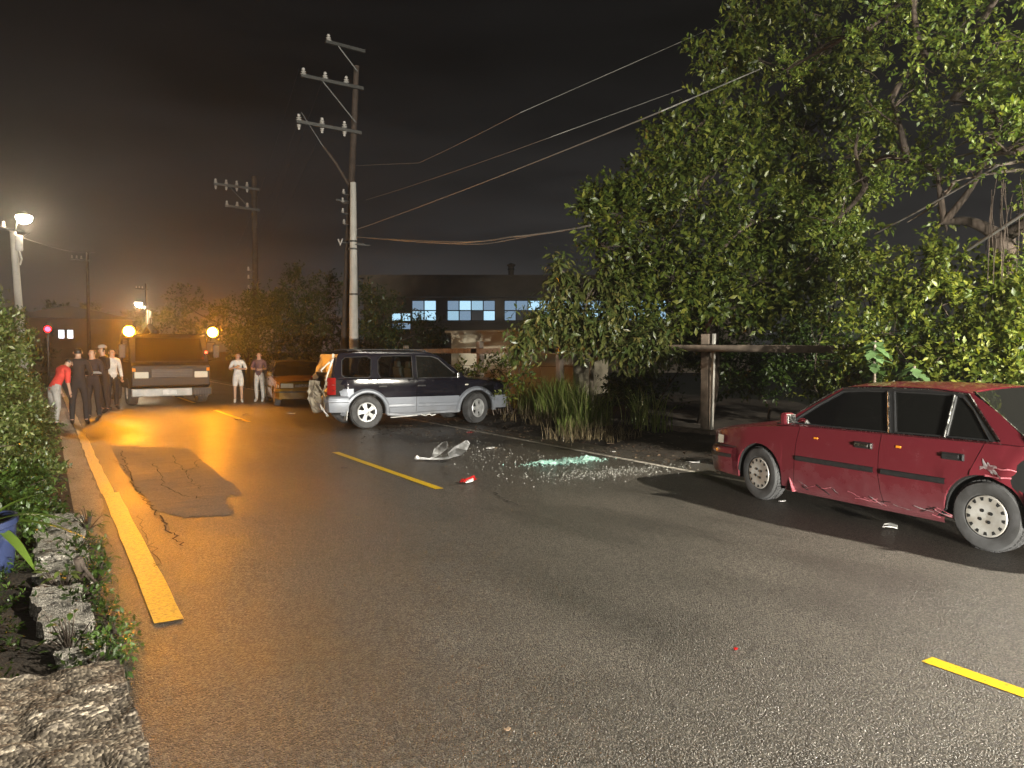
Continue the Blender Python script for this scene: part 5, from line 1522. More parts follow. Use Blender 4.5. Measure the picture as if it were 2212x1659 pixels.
def tree(name, label, base, clumps, leafmat, llen, dens, per=9, trunk_r=.14, fork=1.6, bark='bark', seed=1, cat='tree', twigs=3, group=None, stems=1, **kw):
    rng = np.random.default_rng(seed)
    T = thing(name, label, cat, base, 0, group)
    bs = np.array(base)
    cs = [np.array(c[0]) - bs for c in clumps]; rs = [c[1] for c in clumps]
    cnt = [max(6, int(dens * r * r)) for r in rs]
    V, F = sprigs(cs, rs, cnt, per, llen, rng, **kw)
    cr = link('crown', np_mesh('crown', V, F), leafmat, T)
    cr["kind"] = "stuff"
    mean = np.mean(cs, 0)
    fk = Vector((mean[0] * .25, mean[1] * .25, fork))
    p, r = limb((0, 0, -.15), fk, trunk_r, trunk_r * .75, .12, 6, rng)
    MB().tube(p, r, 12).build('trunk', M[bark], T, smooth=60)
    # limbs to each clump, each with finer twigs
    order = sorted(range(len(cs)), key=lambda i: np.linalg.norm(cs[i] - np.array(fk)))
    ends = [np.array(fk)]
    for i in order:
        src = min(ends, key=lambda e_: np.linalg.norm(e_ - cs[i]) + .35 * max(0, e_[2] - cs[i][2] + .2))
        rr = trunk_r * .45 if np.allclose(src, np.array(fk)) else trunk_r * .25
        p, r = limb(src, cs[i], max(.012, rr), max(.008, rr * .45), .25, 7, rng)
        lb_ = MB().tube(p, r, 7)
        for k in range(twigs):
            q = cs[i] + unit(rng.normal(size=3)) * rs[i] * .95
            st = p[rng.integers(3, 7)]
            pp_, rr_ = limb(st, q, max(.007, rr * .3), .004, .2, 5, rng); lb_.tube(pp_, rr_, 5)
        lb_.build('limb', M[bark], T, smooth=60)
        ends.append(cs[i])
    return T
def A(x, y, D, r): return (tuple(at(x, y, D)), r)

# --- the big dark tree over the fence
base = ground(1468, 942); base = (base.x + 1.2, base.y + .6, .05)
tree('fig_tree', 'big dark-leaved tree overhanging the fence between suv and maroon sedan', base,
     [A(1640, 130, 17.5, .7), A(1680, 250, 17, .7), A(1720, 180, 17.5, .6), A(1780, 110, 17, .6), A(1640, 20, 17.5, .6), A(1830, 220, 15.5, .5), A(1830, 490, 14, .6), A(1850, 150, 15.5, .5), A(1760, 30, 17, .6), A(1292, 455, 15.8, .42), A(1300, 530, 15.4, .42), A(1880, 320, 14.5, .5), A(1345, 470, 15.6, .72), A(1330, 420, 15.8, .5), A(1400, 400, 16, .8), A(1430, 520, 15, .9), A(1500, 430, 16, 1.0), A(1480, 310, 16.5, .72), A(1420, 300, 16.6, .4), A(1560, 240, 16.5, .75),
      A(1570, 140, 17, .62), A(1530, 110, 17, .35), A(1610, 60, 17.2, .5), A(1600, 340, 16, .95), A(1630, 480, 15, 1.0), A(1545, 560, 14.6, .95), A(1450, 620, 14.6, .9), A(1650, 600, 14, .95),
      A(1730, 480, 15, .9), A(1700, 370, 16, .8), A(1760, 570, 14, .8), A(1750, 280, 16.5, .6), A(1560, 650, 14.6, .7), A(1690, 645, 14.0, .7), A(1360, 560, 15, .7), A(1780, 400, 15.5, .6)],
     M['leaf_big_tree'], .150, 250, per=9, trunk_r=.17, fork=2.2, seed=3, wr=.46)
# --- the tree at the right with hanging aerial roots
base3 = (*at(2205, 757, 9.6).xy, .1)
tree('banyan_tree', 'tall small-leaved tree at the right with dangling aerial roots', base3,
     [A(2110, 60, 10, .55), A(2190, 150, 9.5, .6), A(2000, 120, 10.5, .5), A(2060, 215, 10, .42), A(2160, 270, 9.4, .45), A(1925, 215, 11, .42), A(1960, 345, 10.8, .42), A(1870, 400, 12, .5),
      A(2025, 372, 10.4, .30), A(2195, 330, 9.0, .4), A(1800, 480, 12.5, .5), A(1880, 60, 11.5, .45), A(2290, 80, 9, .8), A(2330, 260, 9, .8), A(2300, 420, 9, .5), A(2120, 360, 9.6, .16), A(2040, 480, 10.2, .16),
      A(1700, 150, 14, .4), A(2400, 160, 8, .9), A(2200, -90, 9.5, .8), A(2000, -60, 10.5, .7), A(1850, 300, 12, .35)],
     M['leaf_small'], .080, 420, per=8, trunk_r=.20, fork=3.0, seed=8, wr=.5, twigs=5)
BT = bpy.data.objects['banyan_tree']
rg = np.random.default_rng(4)
for k in range(26):
    px = rg.uniform(2120, 2260); py = rg.uniform(380, 470); D_ = rg.uniform(9.0, 9.9)
    p0 = at(px, py, D_); L_ = rg.uniform(.5, 1.7)
    pts = [Vector(p0) - Vector(base3) + Vector((rg.normal() * .02, rg.normal() * .02, -L_ * t)) for t in np.linspace(0, 1, 5)]
    MB().tube(pts, [.006, .006, .005, .004, .002], 5).build('aerial_root', M['bark'], BT)
for (a_, b_) in (((2230, 365, 9.3), (2060, 392, 10.0)), ((2230, 345, 9.3), (2090, 372, 9.8)), ((2240, 290, 9.3), (2060, 320, 10.2)), ((2240, 315, 9.3), (2040, 345, 10.4)), ((2060, 395, 10.0), (1960, 480, 11.0))):
    p, r = limb(at(*a_) - Vector(base3), at(*b_) - Vector(base3), .024, .008, .12, 7, rg)
    MB().tube(p, r, 6).build('bare_branch', M['pale_bark'], BT, smooth=60)
# --- bright shrubs behind the maroon sedan
sh = [('leafy_shrub', 'tall bright green shrub behind the roof of the maroon sedan', (2080, 9.9), [A(2050, 560, 10.2, .36), A(2105, 655, 9.7, .45), A(2035, 660, 9.9, .40), A(2130, 745, 9.4, .48), A(2060, 760, 9.6, .42), A(2120, 820, 9.3, .4), A(1985, 600, 10.4, .36)], 12),
      ('leafy_shrub', 'yellow-tipped shrub behind the rear window of the maroon sedan', (2230, 9.3), [A(2200, 620, 9.4, .42), A(2260, 700, 9.0, .55), A(2190, 725, 9.2, .40), A(2230, 800, 9.0, .5), A(2300, 600, 9.0, .6)], 13),
      ('leafy_shrub', 'bright shrub behind the front pillar of the maroon sedan', (1930, 10.6), [A(1955, 640, 10.6, .40), A(1900, 590, 11.0, .36), A(1880, 660, 10.8, .42), A(1945, 715, 10.3, .42), A(1860, 740, 10.6, .38), A(1975, 790, 10.0, .42)], 14),
      ('leafy_shrub', 'loose dim shrub over the bonnet of the maroon sedan', (1810, 11.4), [A(1810, 600, 13.0, .45), A(1800, 670, 13.0, .40), A(1850, 800, 11.0, .36), A(1760, 840, 12.6, .40), A(1800, 860, 11.4, .36), A(1870, 860, 10.6, .36)], 15)]
for nm, lab, (px, D_), cl, sd in sh:
    b0 = at(px, 757, D_)
    tree(nm, lab, (b0.x + .2, b0.y + .2, .05), cl, M['leaf_shrub'] if sd != 15 else M['leaf_big_tree'], .088, 640 if sd != 15 else 380, per=8, trunk_r=.05, fork=.6, seed=sd, cat='shrub', wr=.5, shell=.3)
# dark undergrowth behind the fence
for i, (px, lab) in enumerate(((1400, 'black undergrowth behind the fence left of the thick post'), (1640, 'black undergrowth behind the fence right of the thick post'))):
    b0 = onX(px, 757, 13.2)
    cl = [((b0.x + rg.uniform(-.3, 1.0), b0.y + rg.uniform(-2.6, 2.6), rg.uniform(.3, 2.3)), rg.uniform(.55, .8)) for k in range(10)]
    tree('undergrowth', lab, (b0.x + .3, b0.y, .02), cl, M['leaf_creeper'], .11, 260, per=8, trunk_r=.04, fork=.4, seed=30 + i, cat='shrub', twigs=1)

# --- long drooping leaves at the tree's left edge: each large leaf is a part
def big_leaf_mesh(nm, L, W, fold=.18, droop=.35, lobes=0):
    rows = []; n = 7
    for i in range(n + 1):
        t = i / n
        w_ = W * .5 * (math.sin(math.pi * min(1, t * .96 + .02)) ** .8) * (1 + (.25 * math.sin(t * lobes * math.pi * 2) if lobes else 0))
        z = -droop * L * t * t
        rows.append([(-w_, L * t, z + fold * w_), (0, L * t, z), (w_, L * t, z + fold * w_)])
    me = MB().grid(rows).mesh(nm, None, fix=False)
    me.polygons.foreach_set('use_smooth', np.ones(len(me.polygons), dtype=bool))
    return me
LM = [big_leaf_mesh('leaf', l_, l_ * .30, .15, d_) for l_, d_ in ((.30, .3), (.36, .5), (.25, .2))]
for m_ in LM: m_.materials.append(M['leaf_droop'])
def put_leaf(me, parent, p, yaw, pitch, roll=0.0, s=1.0):
    o = bpy.data.objects.new('leaf', me); C.objects.link(o); o.parent = parent
    o.location = p; o.rotation_euler = (pitch, roll, yaw); o.scale = (s, s, s); return o
b2 = ground(1270, 935); b2 = Vector((b2.x + .9, b2.y + 1.0, .05))
T2 = thing('drooping_leaf_tree', 'slender tree with long drooping leaves above the tall grass', 'tree', b2)
cl2 = [A(1215, 585, 15.2, .22), A(1230, 690, 15.0, .36), A(1290, 620, 15.0, .36), A(1185, 705, 15.2, .24), A(1260, 715, 15.0, .32), A(1320, 700, 14.6, .40), A(1130, 735, 15.0, .18), A(1340, 740, 14.6, .32), A(1400, 730, 14.2, .36), A(1230, 640, 15.2, .3), A(1420, 745, 14.2, .32), A(1350, 650, 14.6, .35), A(1160, 690, 15.2, .2)]
rg2 = np.random.default_rng(21)
p, r = limb((0, 0, -.1), (-.1, -.1, 1.5), .06, .045, .1, 5, rg2); MB().tube(p, r, 8).build('trunk', M['pale_bark'], T2, smooth=60)
for c_, r_ in cl2:
    lc = Vector(c_) - b2
    p, r = limb((-.1, -.1, 1.4), lc, .028, .010, .2, 6, rg2); lb_ = MB().tube(p, r, 6)
    for k in range(3):
        tp_ = lc + Vector(unit(rg2.normal(size=3)) * r_ * .9); tp_.z = max(tp_.z, lc.z - r_ * .4)
        pp_, rr_ = limb(p[3], tp_, .010, .005, .15, 4, rg2); lb_.tube(pp_, rr_, 5)
        for q in range(int(4 + r_ * 7)):
            a_ = rg2.uniform(0, 6.28)
            put_leaf(LM[q % 3], T2, tp_ + Vector((0, 0, rg2.uniform(-.06, .04))), a_, rg2.uniform(-1.05, -.15), rg2.uniform(-.5, .5), rg2.uniform(.7, 1.1))
    lb_.build('limb', M['pale_bark'], T2, smooth=60)
V, F = sprigs([np.array(Vector(c_) - b2) for c_, r_ in cl2], [r_ * 1.1 for c_, r_ in cl2], [int(40 + 200 * r_) for c_, r_ in cl2], 5, .17, rg2, shell=.2, spread=1.0, up=0, down=.45, wr=.32)
link('inner_leaves', np_mesh('inner_leaves', V, F), M['leaf_droop'], T2)['kind'] = 'stuff'

# --- pale broad leaves behind the sedan
BL = big_leaf_mesh('leaf', .34, .22, .12, .3, 3); BL.materials.append(M['leaf_broad'])
for i, (px, py, D_, lab) in enumerate(((1890, 745, 9.7, 'pale broad-leaved plant beside the front pillar of the maroon sedan'), (1975, 800, 9.2, 'pale broad-leaved plant just behind the roof edge of the maroon sedan'))):
    c_ = at(px, py, D_)
    BP = thing('broadleaf_plant', lab, 'plant', (c_.x, c_.y, .05))
    MB().tube([(0, 0, -.1), (.03, .02, (c_.z) * .5), (0, 0, c_.z)], [.03, .025, .015], 7).build('stem', M['pale_bark'], BP, smooth=60)
    for k in range(17):
        a_ = k * 2.4; put_leaf(BL, BP, Vector((0, 0, c_.z - .02 * k)), a_, rg.uniform(-.5, .15), rg.uniform(-.2, .2), rg.uniform(.45, .75))

# --- hedge on the left bank
def hedge(name, label, cl, base, leafmat, llen, dens, seed, **kw):
    return tree(name, label, base, cl, leafmat, llen, dens, per=8, trunk_r=.04, fork=.3, seed=seed, cat='hedge', twigs=1, **kw)
cl = []
rh = np.random.default_rng(77)
for y in np.arange(8.6, 19.2, .62):
    for z in (.30, .85, 1.35):
        xc = -.42 - .28 * (z > 1.2) + rh.uniform(-.10, .08) - (.15 if z > .8 else 0)
        top = 1.0 if y > 12 else (1.05 - .05 * (12 - y) / 3.4)
        cl.append(((xc, y + rh.uniform(-.2, .2), z * top), rh.uniform(.42, .54)))
    cl.append(((-1.2, y, 1.2), .6))
hedge('hedge', 'long bushy hedge of small pale-tipped leaves along the left bank', cl, (-.7, 13.5, .05), M['leaf_hedge'], .060, 620, 5, shell=.5)
cl = [((-.62 + rh.uniform(-.1, .1), y, z), .42) for y in (12.2, 13.0, 14.0, 15.0) for z in (1.75,)] + [((-.75, 11.6, 2.05), .40), ((-.68, 12.3, 2.35), .28), ((-.55, 17.5, 2.25), .35), ((-.6, 16.6, 2.0), .4), ((-.9, 10.8, 1.9), .45)]
hedge('tall_shrub', 'taller shrub tuft rising from the hedge in front of the leaning lamp pole', cl, (-.9, 13.4, .05), M['leaf_hedge'], .075, 480, 6)
cl = [((-.30 + rh.uniform(-.12, .1), y, rh.uniform(.12, .34)), rh.uniform(.26, .38)) for y in np.arange(7.3, 12.5, .30)] + [((-.85, y, .40), .5) for y in np.arange(7.4, 10.5, .5)]
hedge('creeper', 'dark green creeper spilling over the kerb below the hedge', cl, (-.5, 9.6, .02), M['leaf_creeper'], .055, 900, 9, shell=.6)

# --- weeds beside the broken plinth
cl = [((rh.uniform(.14, .32), y, rh.uniform(.02, .10)), rh.uniform(.08, .15)) for y in np.arange(4.35, 7.6, .16)] + [((rh.uniform(-.45, -.12), y, .05), rh.uniform(.12, .2)) for y in np.arange(4.4, 7.4, .25)]
hedge('gutter_weeds', 'dark straggling weeds filling the gutter beside the whitewashed plinth', cl, (.2, 5.8, .0), M['leaf_creeper'], .040, 1500, 19, shell=.3)
def weed(label, p, n, L_, m_, seed, spread=.5, cat='plant'):
    T = thing('weed', label, cat, p); rr = np.random.default_rng(seed)
    me = big_leaf_mesh('leaf', L_, L_ * .42, .2, .35); me.materials.append(m_)
    st = MB()
    for k in range(n):
        a_ = rr.uniform(0, 6.28); h = rr.uniform(.03, .20); d_ = rr.uniform(.02, spread * .3)
        q = Vector((math.cos(a_) * d_, math.sin(a_) * d_, h))
        st.tube([(0, 0, -.02), q * .6, q], [.005, .004, .003], 5)
        put_leaf(me, T, q, a_ - 1.57, rr.uniform(-.3, .6), rr.uniform(-.3, .3), rr.uniform(.6, 1.2))
    st.build('stems', M['bark'], T); return T
for i, (px, py, lab) in enumerate(((165, 1195, 'low weed growing over the front edge of the broken plinth'), (135, 1275, 'pale weed lying across the whitewashed plinth'), (205, 1240, 'dark weed in the gutter beside the plinth'), (150, 1390, 'weed at the corner of the kerb slab'), (190, 1130, 'low weed at the hedge end of the whitewashed plinth'))):
    q = ground(px, py, .10)
    weed(lab, (q.x, q.y, .05), 26, .07, M['leaf_creeper'] if i != 1 else M['leaf_hedge'], 60 + i)
# strap-leaved plant and blue pot
M['blue_pot'] = mat('chalky_blue_plastic', (0.016, 0.024, 0.065), 0.45, col2=(0.06, 0.07, 0.10), vscale=4, thr=(0.36, 0.42), detail=5)
bpz = ground(22, 1268, .02)
BPOT = thing('blue_pot', 'flaking blue plastic flower pot behind the whitewashed plinth', 'pot', (bpz.x - .14, bpz.y + .15, .02), rot=(R(4), R(-5), 0))
MB().lathe([(.001, 0), (.15, 0), (.19, .20), (.225, .42), (.24, .43), (.24, .47), (.215, .47), (.20, .40), (.16, .06)], 28).build('shell', M['blue_pot'], BPOT, smooth=40)
MB().lathe([(.001, .42), (.20, .415)], 20).build('earth', M['soil'], BPOT)
SPL = thing('strap_leaf_plant', 'strap-leaved green plant growing in the blue pot', 'plant', (bpz.x - .14, bpz.y + .15, .44))
M['strap'] = leaf_mat('strap_leaf', [(.045, .09, .012), (.08, .13, .02), (.11, .15, .03)], rough=.3, trans=.25)
SM = big_leaf_mesh('leaf', .55, .075, .3, .55); SM.materials.append(M['strap'])
for k, (yw, pt, s_) in enumerate(((-.6, .35, 1.0), (-1.5, .2, 1.1), (-2.0, .55, .9), (-2.6, .1, 1.0), (.4, .6, .8), (1.4, .4, .9), (2.4, .5, .9), (-1.1, .9, .7), (3.0, .9, .8))):
    put_leaf(SM, SPL, (0, 0, 0), yw, pt, 0, s_)

# --- roadside trees in the middle distance
far = [('roadside_tree', 'amber-lit bushy tree right behind the woman in white', [(520, 690, 34, 1.1), (560, 655, 34, 1.0), (600, 700, 33, 1.3), (500, 740, 34, .9), (560, 740, 33, 1.2), (470, 680, 36, .6)], 41),
       ('roadside_tree', 'dim bushy tree behind the yellow sedan', [(650, 650, 33, 1.2), (690, 690, 32, 1.2), (640, 720, 32, 1.1), (700, 630, 33, .9), (640, 600, 35, .7), (720, 740, 30, 1.0), (660, 770, 31, .9)], 42),
       ('roadside_tree', 'dark bush around the foot of the tall pole', [(790, 720, 28.5, .9), (830, 690, 29, .9), (800, 650, 30, .7), (860, 740, 28.5, .8), (915, 720, 29, .7), (950, 750, 28.0, .6), (760, 770, 28, .8), (850, 790, 27.5, .8)], 43)]
for nm, lab, cl, sd in far:
    c_ = [A(*q) for q in cl]
    mx_ = np.mean([q[0] for q in c_], 0)
    tree(nm, lab, (mx_[0], mx_[1], 0), c_, M['leaf_far'], .16, 150, per=8, trunk_r=.12, fork=1.0, seed=sd, twigs=1)
# tree line closing the far end of the road
for i, (px, py, D_, r_) in enumerate(((60, 690, 60, 2.4), (130, 715, 75, 2.2), (230, 690, 95, 3.4), (330, 690, 100, 3.8), (410, 680, 70, 2.6), (440, 650, 60, 2.0))):
    c_ = at(px, py, D_)
    cl = [((c_.x + rh.uniform(-1, 1) * r_, c_.y + rh.uniform(-1, 1) * r_, c_.z * f_), r_ * .62) for f_ in (.35, .7, 1.0)]
    tree('far_tree', ('dark far tree beyond the red signal', 'low dark tree beside the far house', 'far tree behind the left beacon of the truck', 'tall far tree above the middle of the truck', 'far tree behind the right beacon of the truck', 'thin far tree left of the second pole')[i], (c_.x, c_.y, 0), cl, M['leaf_far'], .34, 40, per=7, trunk_r=.2, fork=1.2, seed=80 + i, twigs=1)

# --- shrub that the suv has run into
q = ground(1085, 905)
cl = [A(1120, 800, 16.2, .26), A(1100, 840, 16.4, .18), A(1060, 800, 18.6, .30), A(1015, 800, 20.5, .30)]
tree('crushed_shrub', 'dark shrub crushed against the nose of the suv', (q.x + .5, q.y + .3, .05), cl, M['leaf_big_tree'], .11, 520, per=8, trunk_r=.03, fork=.3, seed=55, cat='shrub')
tw = thing('broken_branches', 'tangle of bare broken branches at the suv front wheel', 'branches', ground(1075, 905))
for k in range(22):
    a_ = rg.uniform(-.3, 2.2); L_ = rg.uniform(.3, .9); p0 = Vector((rg.uniform(-.25, .35), rg.uniform(-.3, .3), .02))
    p1 = p0 + Vector((math.cos(a_) * L_ * .6, math.sin(a_ * 2) * .3, L_ * abs(math.sin(a_)) * .7 + .05))
    p, r = limb(p0, p1, .012, .004, .3, 5, rg); MB().tube(p, r, 5).build('branch', M['pale_bark'], tw)

# --- tall grass and litter on the verge
def blades(name, label, boxes, m_, seed, wdt=.012, kind='stuff'):
    rr = np.random.default_rng(seed); VV = []; FF = []; nv = 0
    for (cx, cy, sx, sy, n, h0, h1, lean) in boxes:
        x = cx + rr.uniform(-sx, sx, n); y = cy + rr.uniform(-sy, sy, n); h = rr.uniform(h0, h1, n)
        a_ = rr.uniform(0, 2 * np.pi, n); b_ = rr.uniform(.15, .75, n) * lean
        z0 = verge_z(x[None], y[None])[0] - .02
        dx, dy = np.cos(a_), np.sin(a_); px_, py_ = -dy, dx
        w_ = wdt * rr.uniform(.6, 1.3, n)
        lv = []
        for t in (0, .4, .75, 1.0):
            ox = dx * h * b_ * t ** 2; oy = dy * h * b_ * t ** 2; oz = h * t * (1 - .30 * b_ * t * t)
            ww = w_ * (1 - t ** 2) * .5 + .0008
            lv.append((x + ox - px_ * ww, y + oy - py_ * ww, z0 + oz)); lv.append((x + ox + px_ * ww, y + oy + py_ * ww, z0 + oz))
        V = np.stack([np.stack(q_, -1) for q_ in lv], 1).reshape(-1, 3)
        i = (np.arange(n) * 8)[:, None] + nv
        F = np.concatenate([i + np.array([[0, 1, 3, 2]]), i + np.array([[2, 3, 5, 4]]), i + np.array([[4, 5, 7, 6]])], 1).reshape(-1, 4)
        VV.append(V); FF.append(F); nv += len(V)
    o = link(name, np_mesh(name, np.concatenate(VV), np.concatenate(FF)), m_)
    return tag(o, label, 'grass', kind=kind)
def gx(x, y): p = ground(x, y); return p.x, p.y
gb = []
for (px, py, sx, sy, n, h0, h1) in ((1170, 905, .3, .4, 320, .4, 1.05), (1225, 918, .4, .5, 620, .45, 1.2), (1280, 930, .35, .45, 460, .4, 1.05), (1245, 940, .25, .25, 140, .2, .55), (1140, 895, .25, .4, 110, .4, .9), (1420, 942, .3, .35, 70, .5, 1.1), (1390, 930, .3, .3, 50, .4, 1.0), (1200, 880, .5, .6, 160, .5, 1.1)):
    x_, y_ = gx(px, py); gb.append((x_ - .25, y_ - .15, sx, sy, n, h0, h1, 1.0))
blades('grass_clump', 'tall bright grass clump on the verge between suv and fence', gb, M['grass'], 91, .016)
gb = []
for (px, py, n) in ((1180, 925, 160), (1270, 948, 160), (1330, 955, 130), (1120, 915, 90), (1230, 950, 120)):
    x_, y_ = gx(px, py); gb.append((x_, y_, .35, .4, n, .12, .5, 1.6))
blades('dry_grass', 'brown dry grass at the foot of the tall clump', gb, M['dry_grass'], 92, .010)
rl_ = np.random.default_rng(93)
n = 2600
x = 7.75 + np.abs(rl_.normal(size=n)) * 1.1; y = rl_.uniform(2, 24, n)
m2 = 500; x = np.concatenate([x, rl_.normal(6.6, .7, m2)]); y = np.concatenate([y, rl_.normal(15.0, 1.6, m2)]); n += m2
z = np.where(x > 7.95, verge_z(x[None], y[None])[0], 0.004) + .008
V, F = leaves_mesh(np.stack([x, y, z], -1), np.stack([rl_.normal(size=n), rl_.normal(size=n), rl_.normal(size=n) * .15], -1), np.tile([[0, 0, 1.0]], (n, 1)) + rl_.normal(size=(n, 3)) * .2, rl_.uniform(.03, .10, n), wr=.5)
tag(link('leaf_litter', np_mesh('leaf_litter', V, F), M['litter']), 'dead leaves and crumbs strewn along the verge and under the suv', 'litter', kind='stuff')

# ================================================================== CRASH DEBRIS
M['mint_glass'] = mat('crumbled_green_glass', (0.18, 0.36, 0.31), 0.22, col2=(0.36, 0.50, 0.45), vscale=40, thr=(.4, .6), spec=.9)
M['clear_bits'] = mat('clear_glass_bits', (0.40, 0.40, 0.37), 0.15, spec=.9)
def crumbs(name, label, cx, cy, sx, sy, n, s0, s1, m_, seed, ang=0.0):
    rr = np.random.default_rng(seed)
    p = rr.normal(size=(n, 2)) * np.array([sx, sy]); ca, sa_ = math.cos(ang), math.sin(ang)
    x = cx + p[:, 0] * ca - p[:, 1] * sa_; y = cy + p[:, 0] * sa_ + p[:, 1] * ca
    s_ = rr.uniform(s0, s1, n); VV = []; i = (np.arange(n) * 5)[:, None]
    c0 = np.stack([x, y, np.full(n, .004)], -1)
    a_ = rr.uniform(0, 6.28, n)
    for k in range(4):
        VV.append(c0 + np.stack([np.cos(a_ + k * 1.57) * s_, np.sin(a_ + k * 1.57) * s_ * .7, np.zeros(n)], -1))
    VV.append(c0 + np.stack([rr.normal(size=n) * s_ * .3, rr.normal(size=n) * s_ * .3, s_ * rr.uniform(.6, 1.3, n)], -1))
    V = np.stack(VV, 1).reshape(-1, 3)
    F = np.concatenate([i + np.array([[a, b, 4]]) for a, b in ((0, 1), (1, 2), (2, 3), (3, 0))], 1).reshape(-1, 3)
    return tag(link(name, np_mesh(name, V, F), m_), label, 'glass', kind='stuff')
gc = ground(1222, 998)
# crazed sheet of windscreen glass lying in a crumpled heap
gs = thing('broken_windscreen', 'crumpled mint-green sheet of shattered glass lying by the white line', 'glass', (gc.x, gc.y, 0))
rows = []
rr = np.random.default_rng(15)
d1 = (ground(1285, 990) - ground(1160, 1000)); L1 = d1.length; d1.normalize(); d2 = Vector((-d1.y, d1.x, 0))
for i in range(26):
    t = i / 25 - .5; row = []
    wv = .16 * (1 - abs(t) * 1.2) + .05 * rr.random()
    for k in range(7):
        u = k / 6 - .5
        q = d1 * (t * L1) + d2 * (u * 2 * wv + .10 * math.sin(t * 7)) + Vector((0, 0, max(.006, .05 * (1 - (2 * u) ** 2) * (.5 + .5 * math.sin(t * 17 + 1)) + rr.random() * .03)))
        row.append(q)
    rows.append(row)
MB().grid(rows).build('glass_sheet', M['mint_glass'], gs, fix=False)
crumbs('glass_crumbs', 'mint-green glass crumbs around the crumpled sheet', gc.x, gc.y, .30, .11, 700, .008, .024, M['mint_glass'], 16, math.atan2(d1.y, d1.x))
g2 = ground(1330, 1020)
crumbs('glass_grit', 'trail of pale glass grit along the white line', g2.x, g2.y, .7, .22, 600, .004, .013, M['clear_bits'], 17, math.atan2(d1.y, d1.x))
g3 = ground(1060, 985)
crumbs('plastic_grit', 'pale grit scattered between the bumper piece and the verge', g3.x, g3.y, 1.3, .5, 350, .004, .014, M['clear_bits'], 18, 1.57)
# torn silver bumper corner
M['silver_plastic'] = mat('scuffed_silver_plastic', (0.38, 0.38, 0.38), 0.35, 0.15, col2=(0.17, 0.165, 0.16), vscale=11, thr=(.35, .6))
e0, e1, e2, e3 = ground(903, 998), ground(985, 997), ground(1008, 985), ground(950, 988)
BPc = thing('bumper_fragment', 'torn silver bumper piece with two upturned ends lying on the road', 'car part', (e0.x, e0.y, 0))
def slab(pts, wds, th, nm):
    rows = []
    rr = np.random.default_rng(len(pts) + 3)
    for p, w_ in zip(pts, wds):
        p = Vector(p) - Vector((e0.x, e0.y, 0)); j_ = Vector(rr.normal(size=3) * .008)
        rows.append([p + j_ + Vector((-.30 * w_, .5 * w_, -.0)), p + Vector((0, .2 * w_, .25 * w_)), p + Vector((.3 * w_, -.3 * w_, .15 * w_)) - j_])
    return solid(MB().grid(rows).build(nm, M['silver_plastic'], BPc, fix=False), th)
up = lambda p, z: Vector((p.x, p.y, z))
D0 = at(1000, 958, 10.9); D1 = at(958, 958, 11.5)
slab([up(e0, .05), up(e0.lerp(e1, .35), .035), up(e0.lerp(e1, .7), .04), up(e1, .06), at(990, 980, 11.2), at(1000, 965, 11.15), at(1006, 955, 11.1)], [.12, .08, .09, .20, .30, .22, .05], .012, 'near_strip')
slab([up(e0.lerp(e1, .35), .05), at(942, 985, 11.9), at(952, 973, 11.9), at(957, 962, 11.9), at(962, 955, 11.9)], [.06, .14, .20, .17, .05], .012, 'far_strip')
MB().tube([up(e0, .05) - Vector((e0.x, e0.y, 0)), up(e0, .07) - Vector((e0.x, e0.y, 0)) + Vector((-.03, .01, .02))], [.035, .03], 8).build('mount', M['silver_plastic'], BPc)
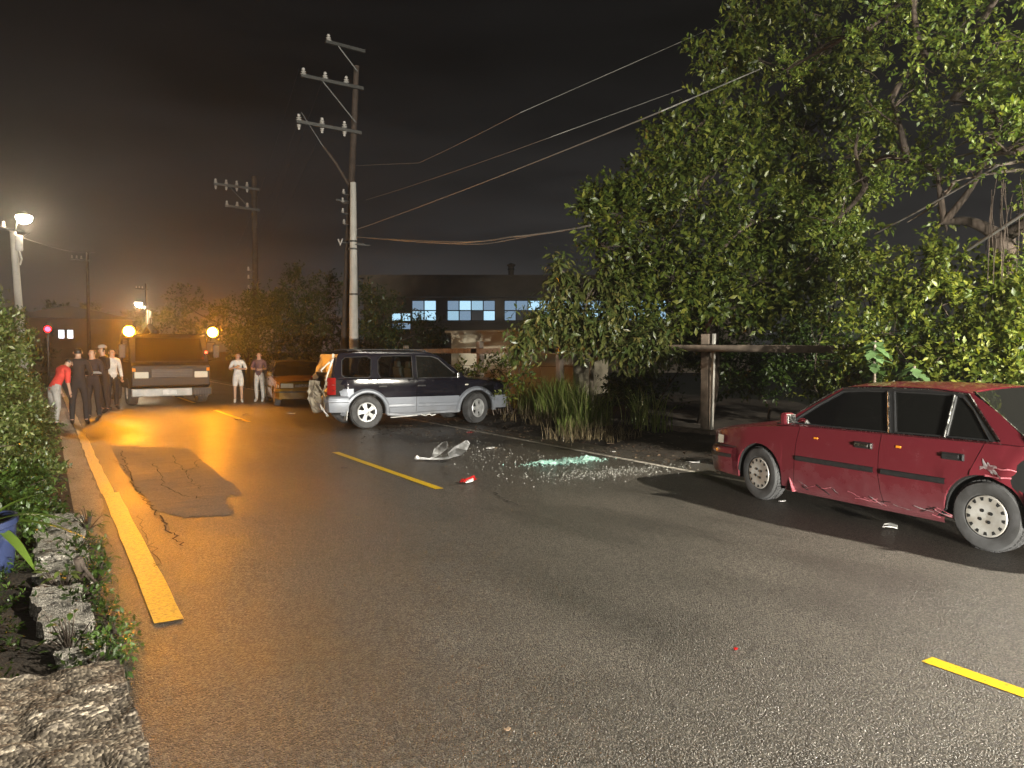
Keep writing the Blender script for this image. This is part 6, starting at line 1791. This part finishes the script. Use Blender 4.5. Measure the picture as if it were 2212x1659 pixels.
# red lamp fragment
rc = ground(1017, 1044)
RLF = thing('lamp_fragment', 'small broken red lamp lens on the wet road', 'car part', (rc.x, rc.y, 0))
rows = []
rr = np.random.default_rng(5)
for i in range(6):
    rows.append([Vector((.05 * i - .14, .03 * k - .06 + .02 * i, .012 + .035 * rr.random() + (.03 if k == 2 else 0))) for k in range(5)])
solid(MB().grid(rows).build('lens_shard', M['lens_red'], RLF, fix=False), .006)
MB().prism([(-.10, -.05, .02), (.02, -.03, .03), (.05, .03, .05), (-.04, .04, .03)], (0, 0, .01)).build('reflector_shard', M['plastic_white'], RLF)
def shard(px, py, s_, m_, label):
    p = ground(px, py); rr = np.random.default_rng(int(px * 7 + py))
    n_ = 7; pts = [Vector((math.cos(k * 6.28 / n_) * s_ * rr.uniform(.6, 1.2), math.sin(k * 6.28 / n_) * s_ * rr.uniform(.35, .8), rr.uniform(.0, .25) * s_)) for k in range(n_)]
    b = MB().prism([q_ + Vector((p.x, p.y, .006 + verge_h(p.x, p.y) * (p.x > 8))) for q_ in pts], (0, 0, .006))
    return tag(b.build('debris_shard', m_), label, 'debris')
shard(1925, 1141, .11, M['plastic_white'], 'curled white plastic shard on the dark ground under the maroon sedan')
shard(1500, 1000, .12, M['plastic_white'], 'white shard in front of the maroon sedan bumper')
shard(1690, 1085, .06, M['plastic_white'], 'small pale shard beside the front wheel of the maroon sedan')
shard(1015, 935, .08, M['lens_red'], 'red plastic shard on the white line by the suv')
shard(1060, 970, .09, M['plastic_white'], 'pale shard just right of the bumper piece')
shard(1318, 962, .12, M['litter'], 'pale flat scrap at the foot of the tall grass')
shard(1325, 975, .10, M['plastic_white'], 'second pale scrap lying nearer the white line by the tall grass')
shard(630, 895, .12, M['plastic_white'], 'pale scrap on the road behind the suv')
shard(535, 897, .14, M['black_trim'], 'dark scrap on the amber-lit centre line')
shard(515, 908, .10, M['black_trim'], 'dark scrap nearer the hedge side of the centre line')
shard(1590, 1405, .014, M['lens_red'], 'tiny red chip alone on the open road')
shard(1097, 1580, .016, M['litter'], 'tiny pale chip on the dark foreground asphalt')
shard(742, 1012, .05, M['black_trim'], 'small dark chip beside the yellow dash')
wq = ground(22, 1050, .12)
tag(MB().tube([(wq.x - .25, wq.y, .16), (wq.x - .1, wq.y + .03, .18), (wq.x + .06, wq.y, .17), (wq.x + .12, wq.y, .26), (wq.x + .10, wq.y + .02, .30)], [.03, .05, .045, .03, .015], 7).build('driftwood', M['plaster'], smooth=40), 'bleached piece of wood lying in the creeper behind the pot', 'wood')
# ================================================================== AIR
def haze():
    m = bpy.data.materials.new('night_haze'); m.use_nodes = True
    t = m.node_tree; t.nodes.clear()
    o = t.nodes.new("ShaderNodeOutputMaterial"); v = t.nodes.new("ShaderNodeVolumePrincipled")
    v.inputs["Color"].default_value = (0.9, 0.9, 0.9, 1); v.inputs["Density"].default_value = HAZE_DENSITY
    v.inputs["Anisotropy"].default_value = 0.85
    t.links.new(v.outputs[0], o.inputs["Volume"])
    b = MB().box((0, 30, 8.5), (240, 240, 19.5))
    return tag(b.build('haze', m), kind='stuff')
haze()
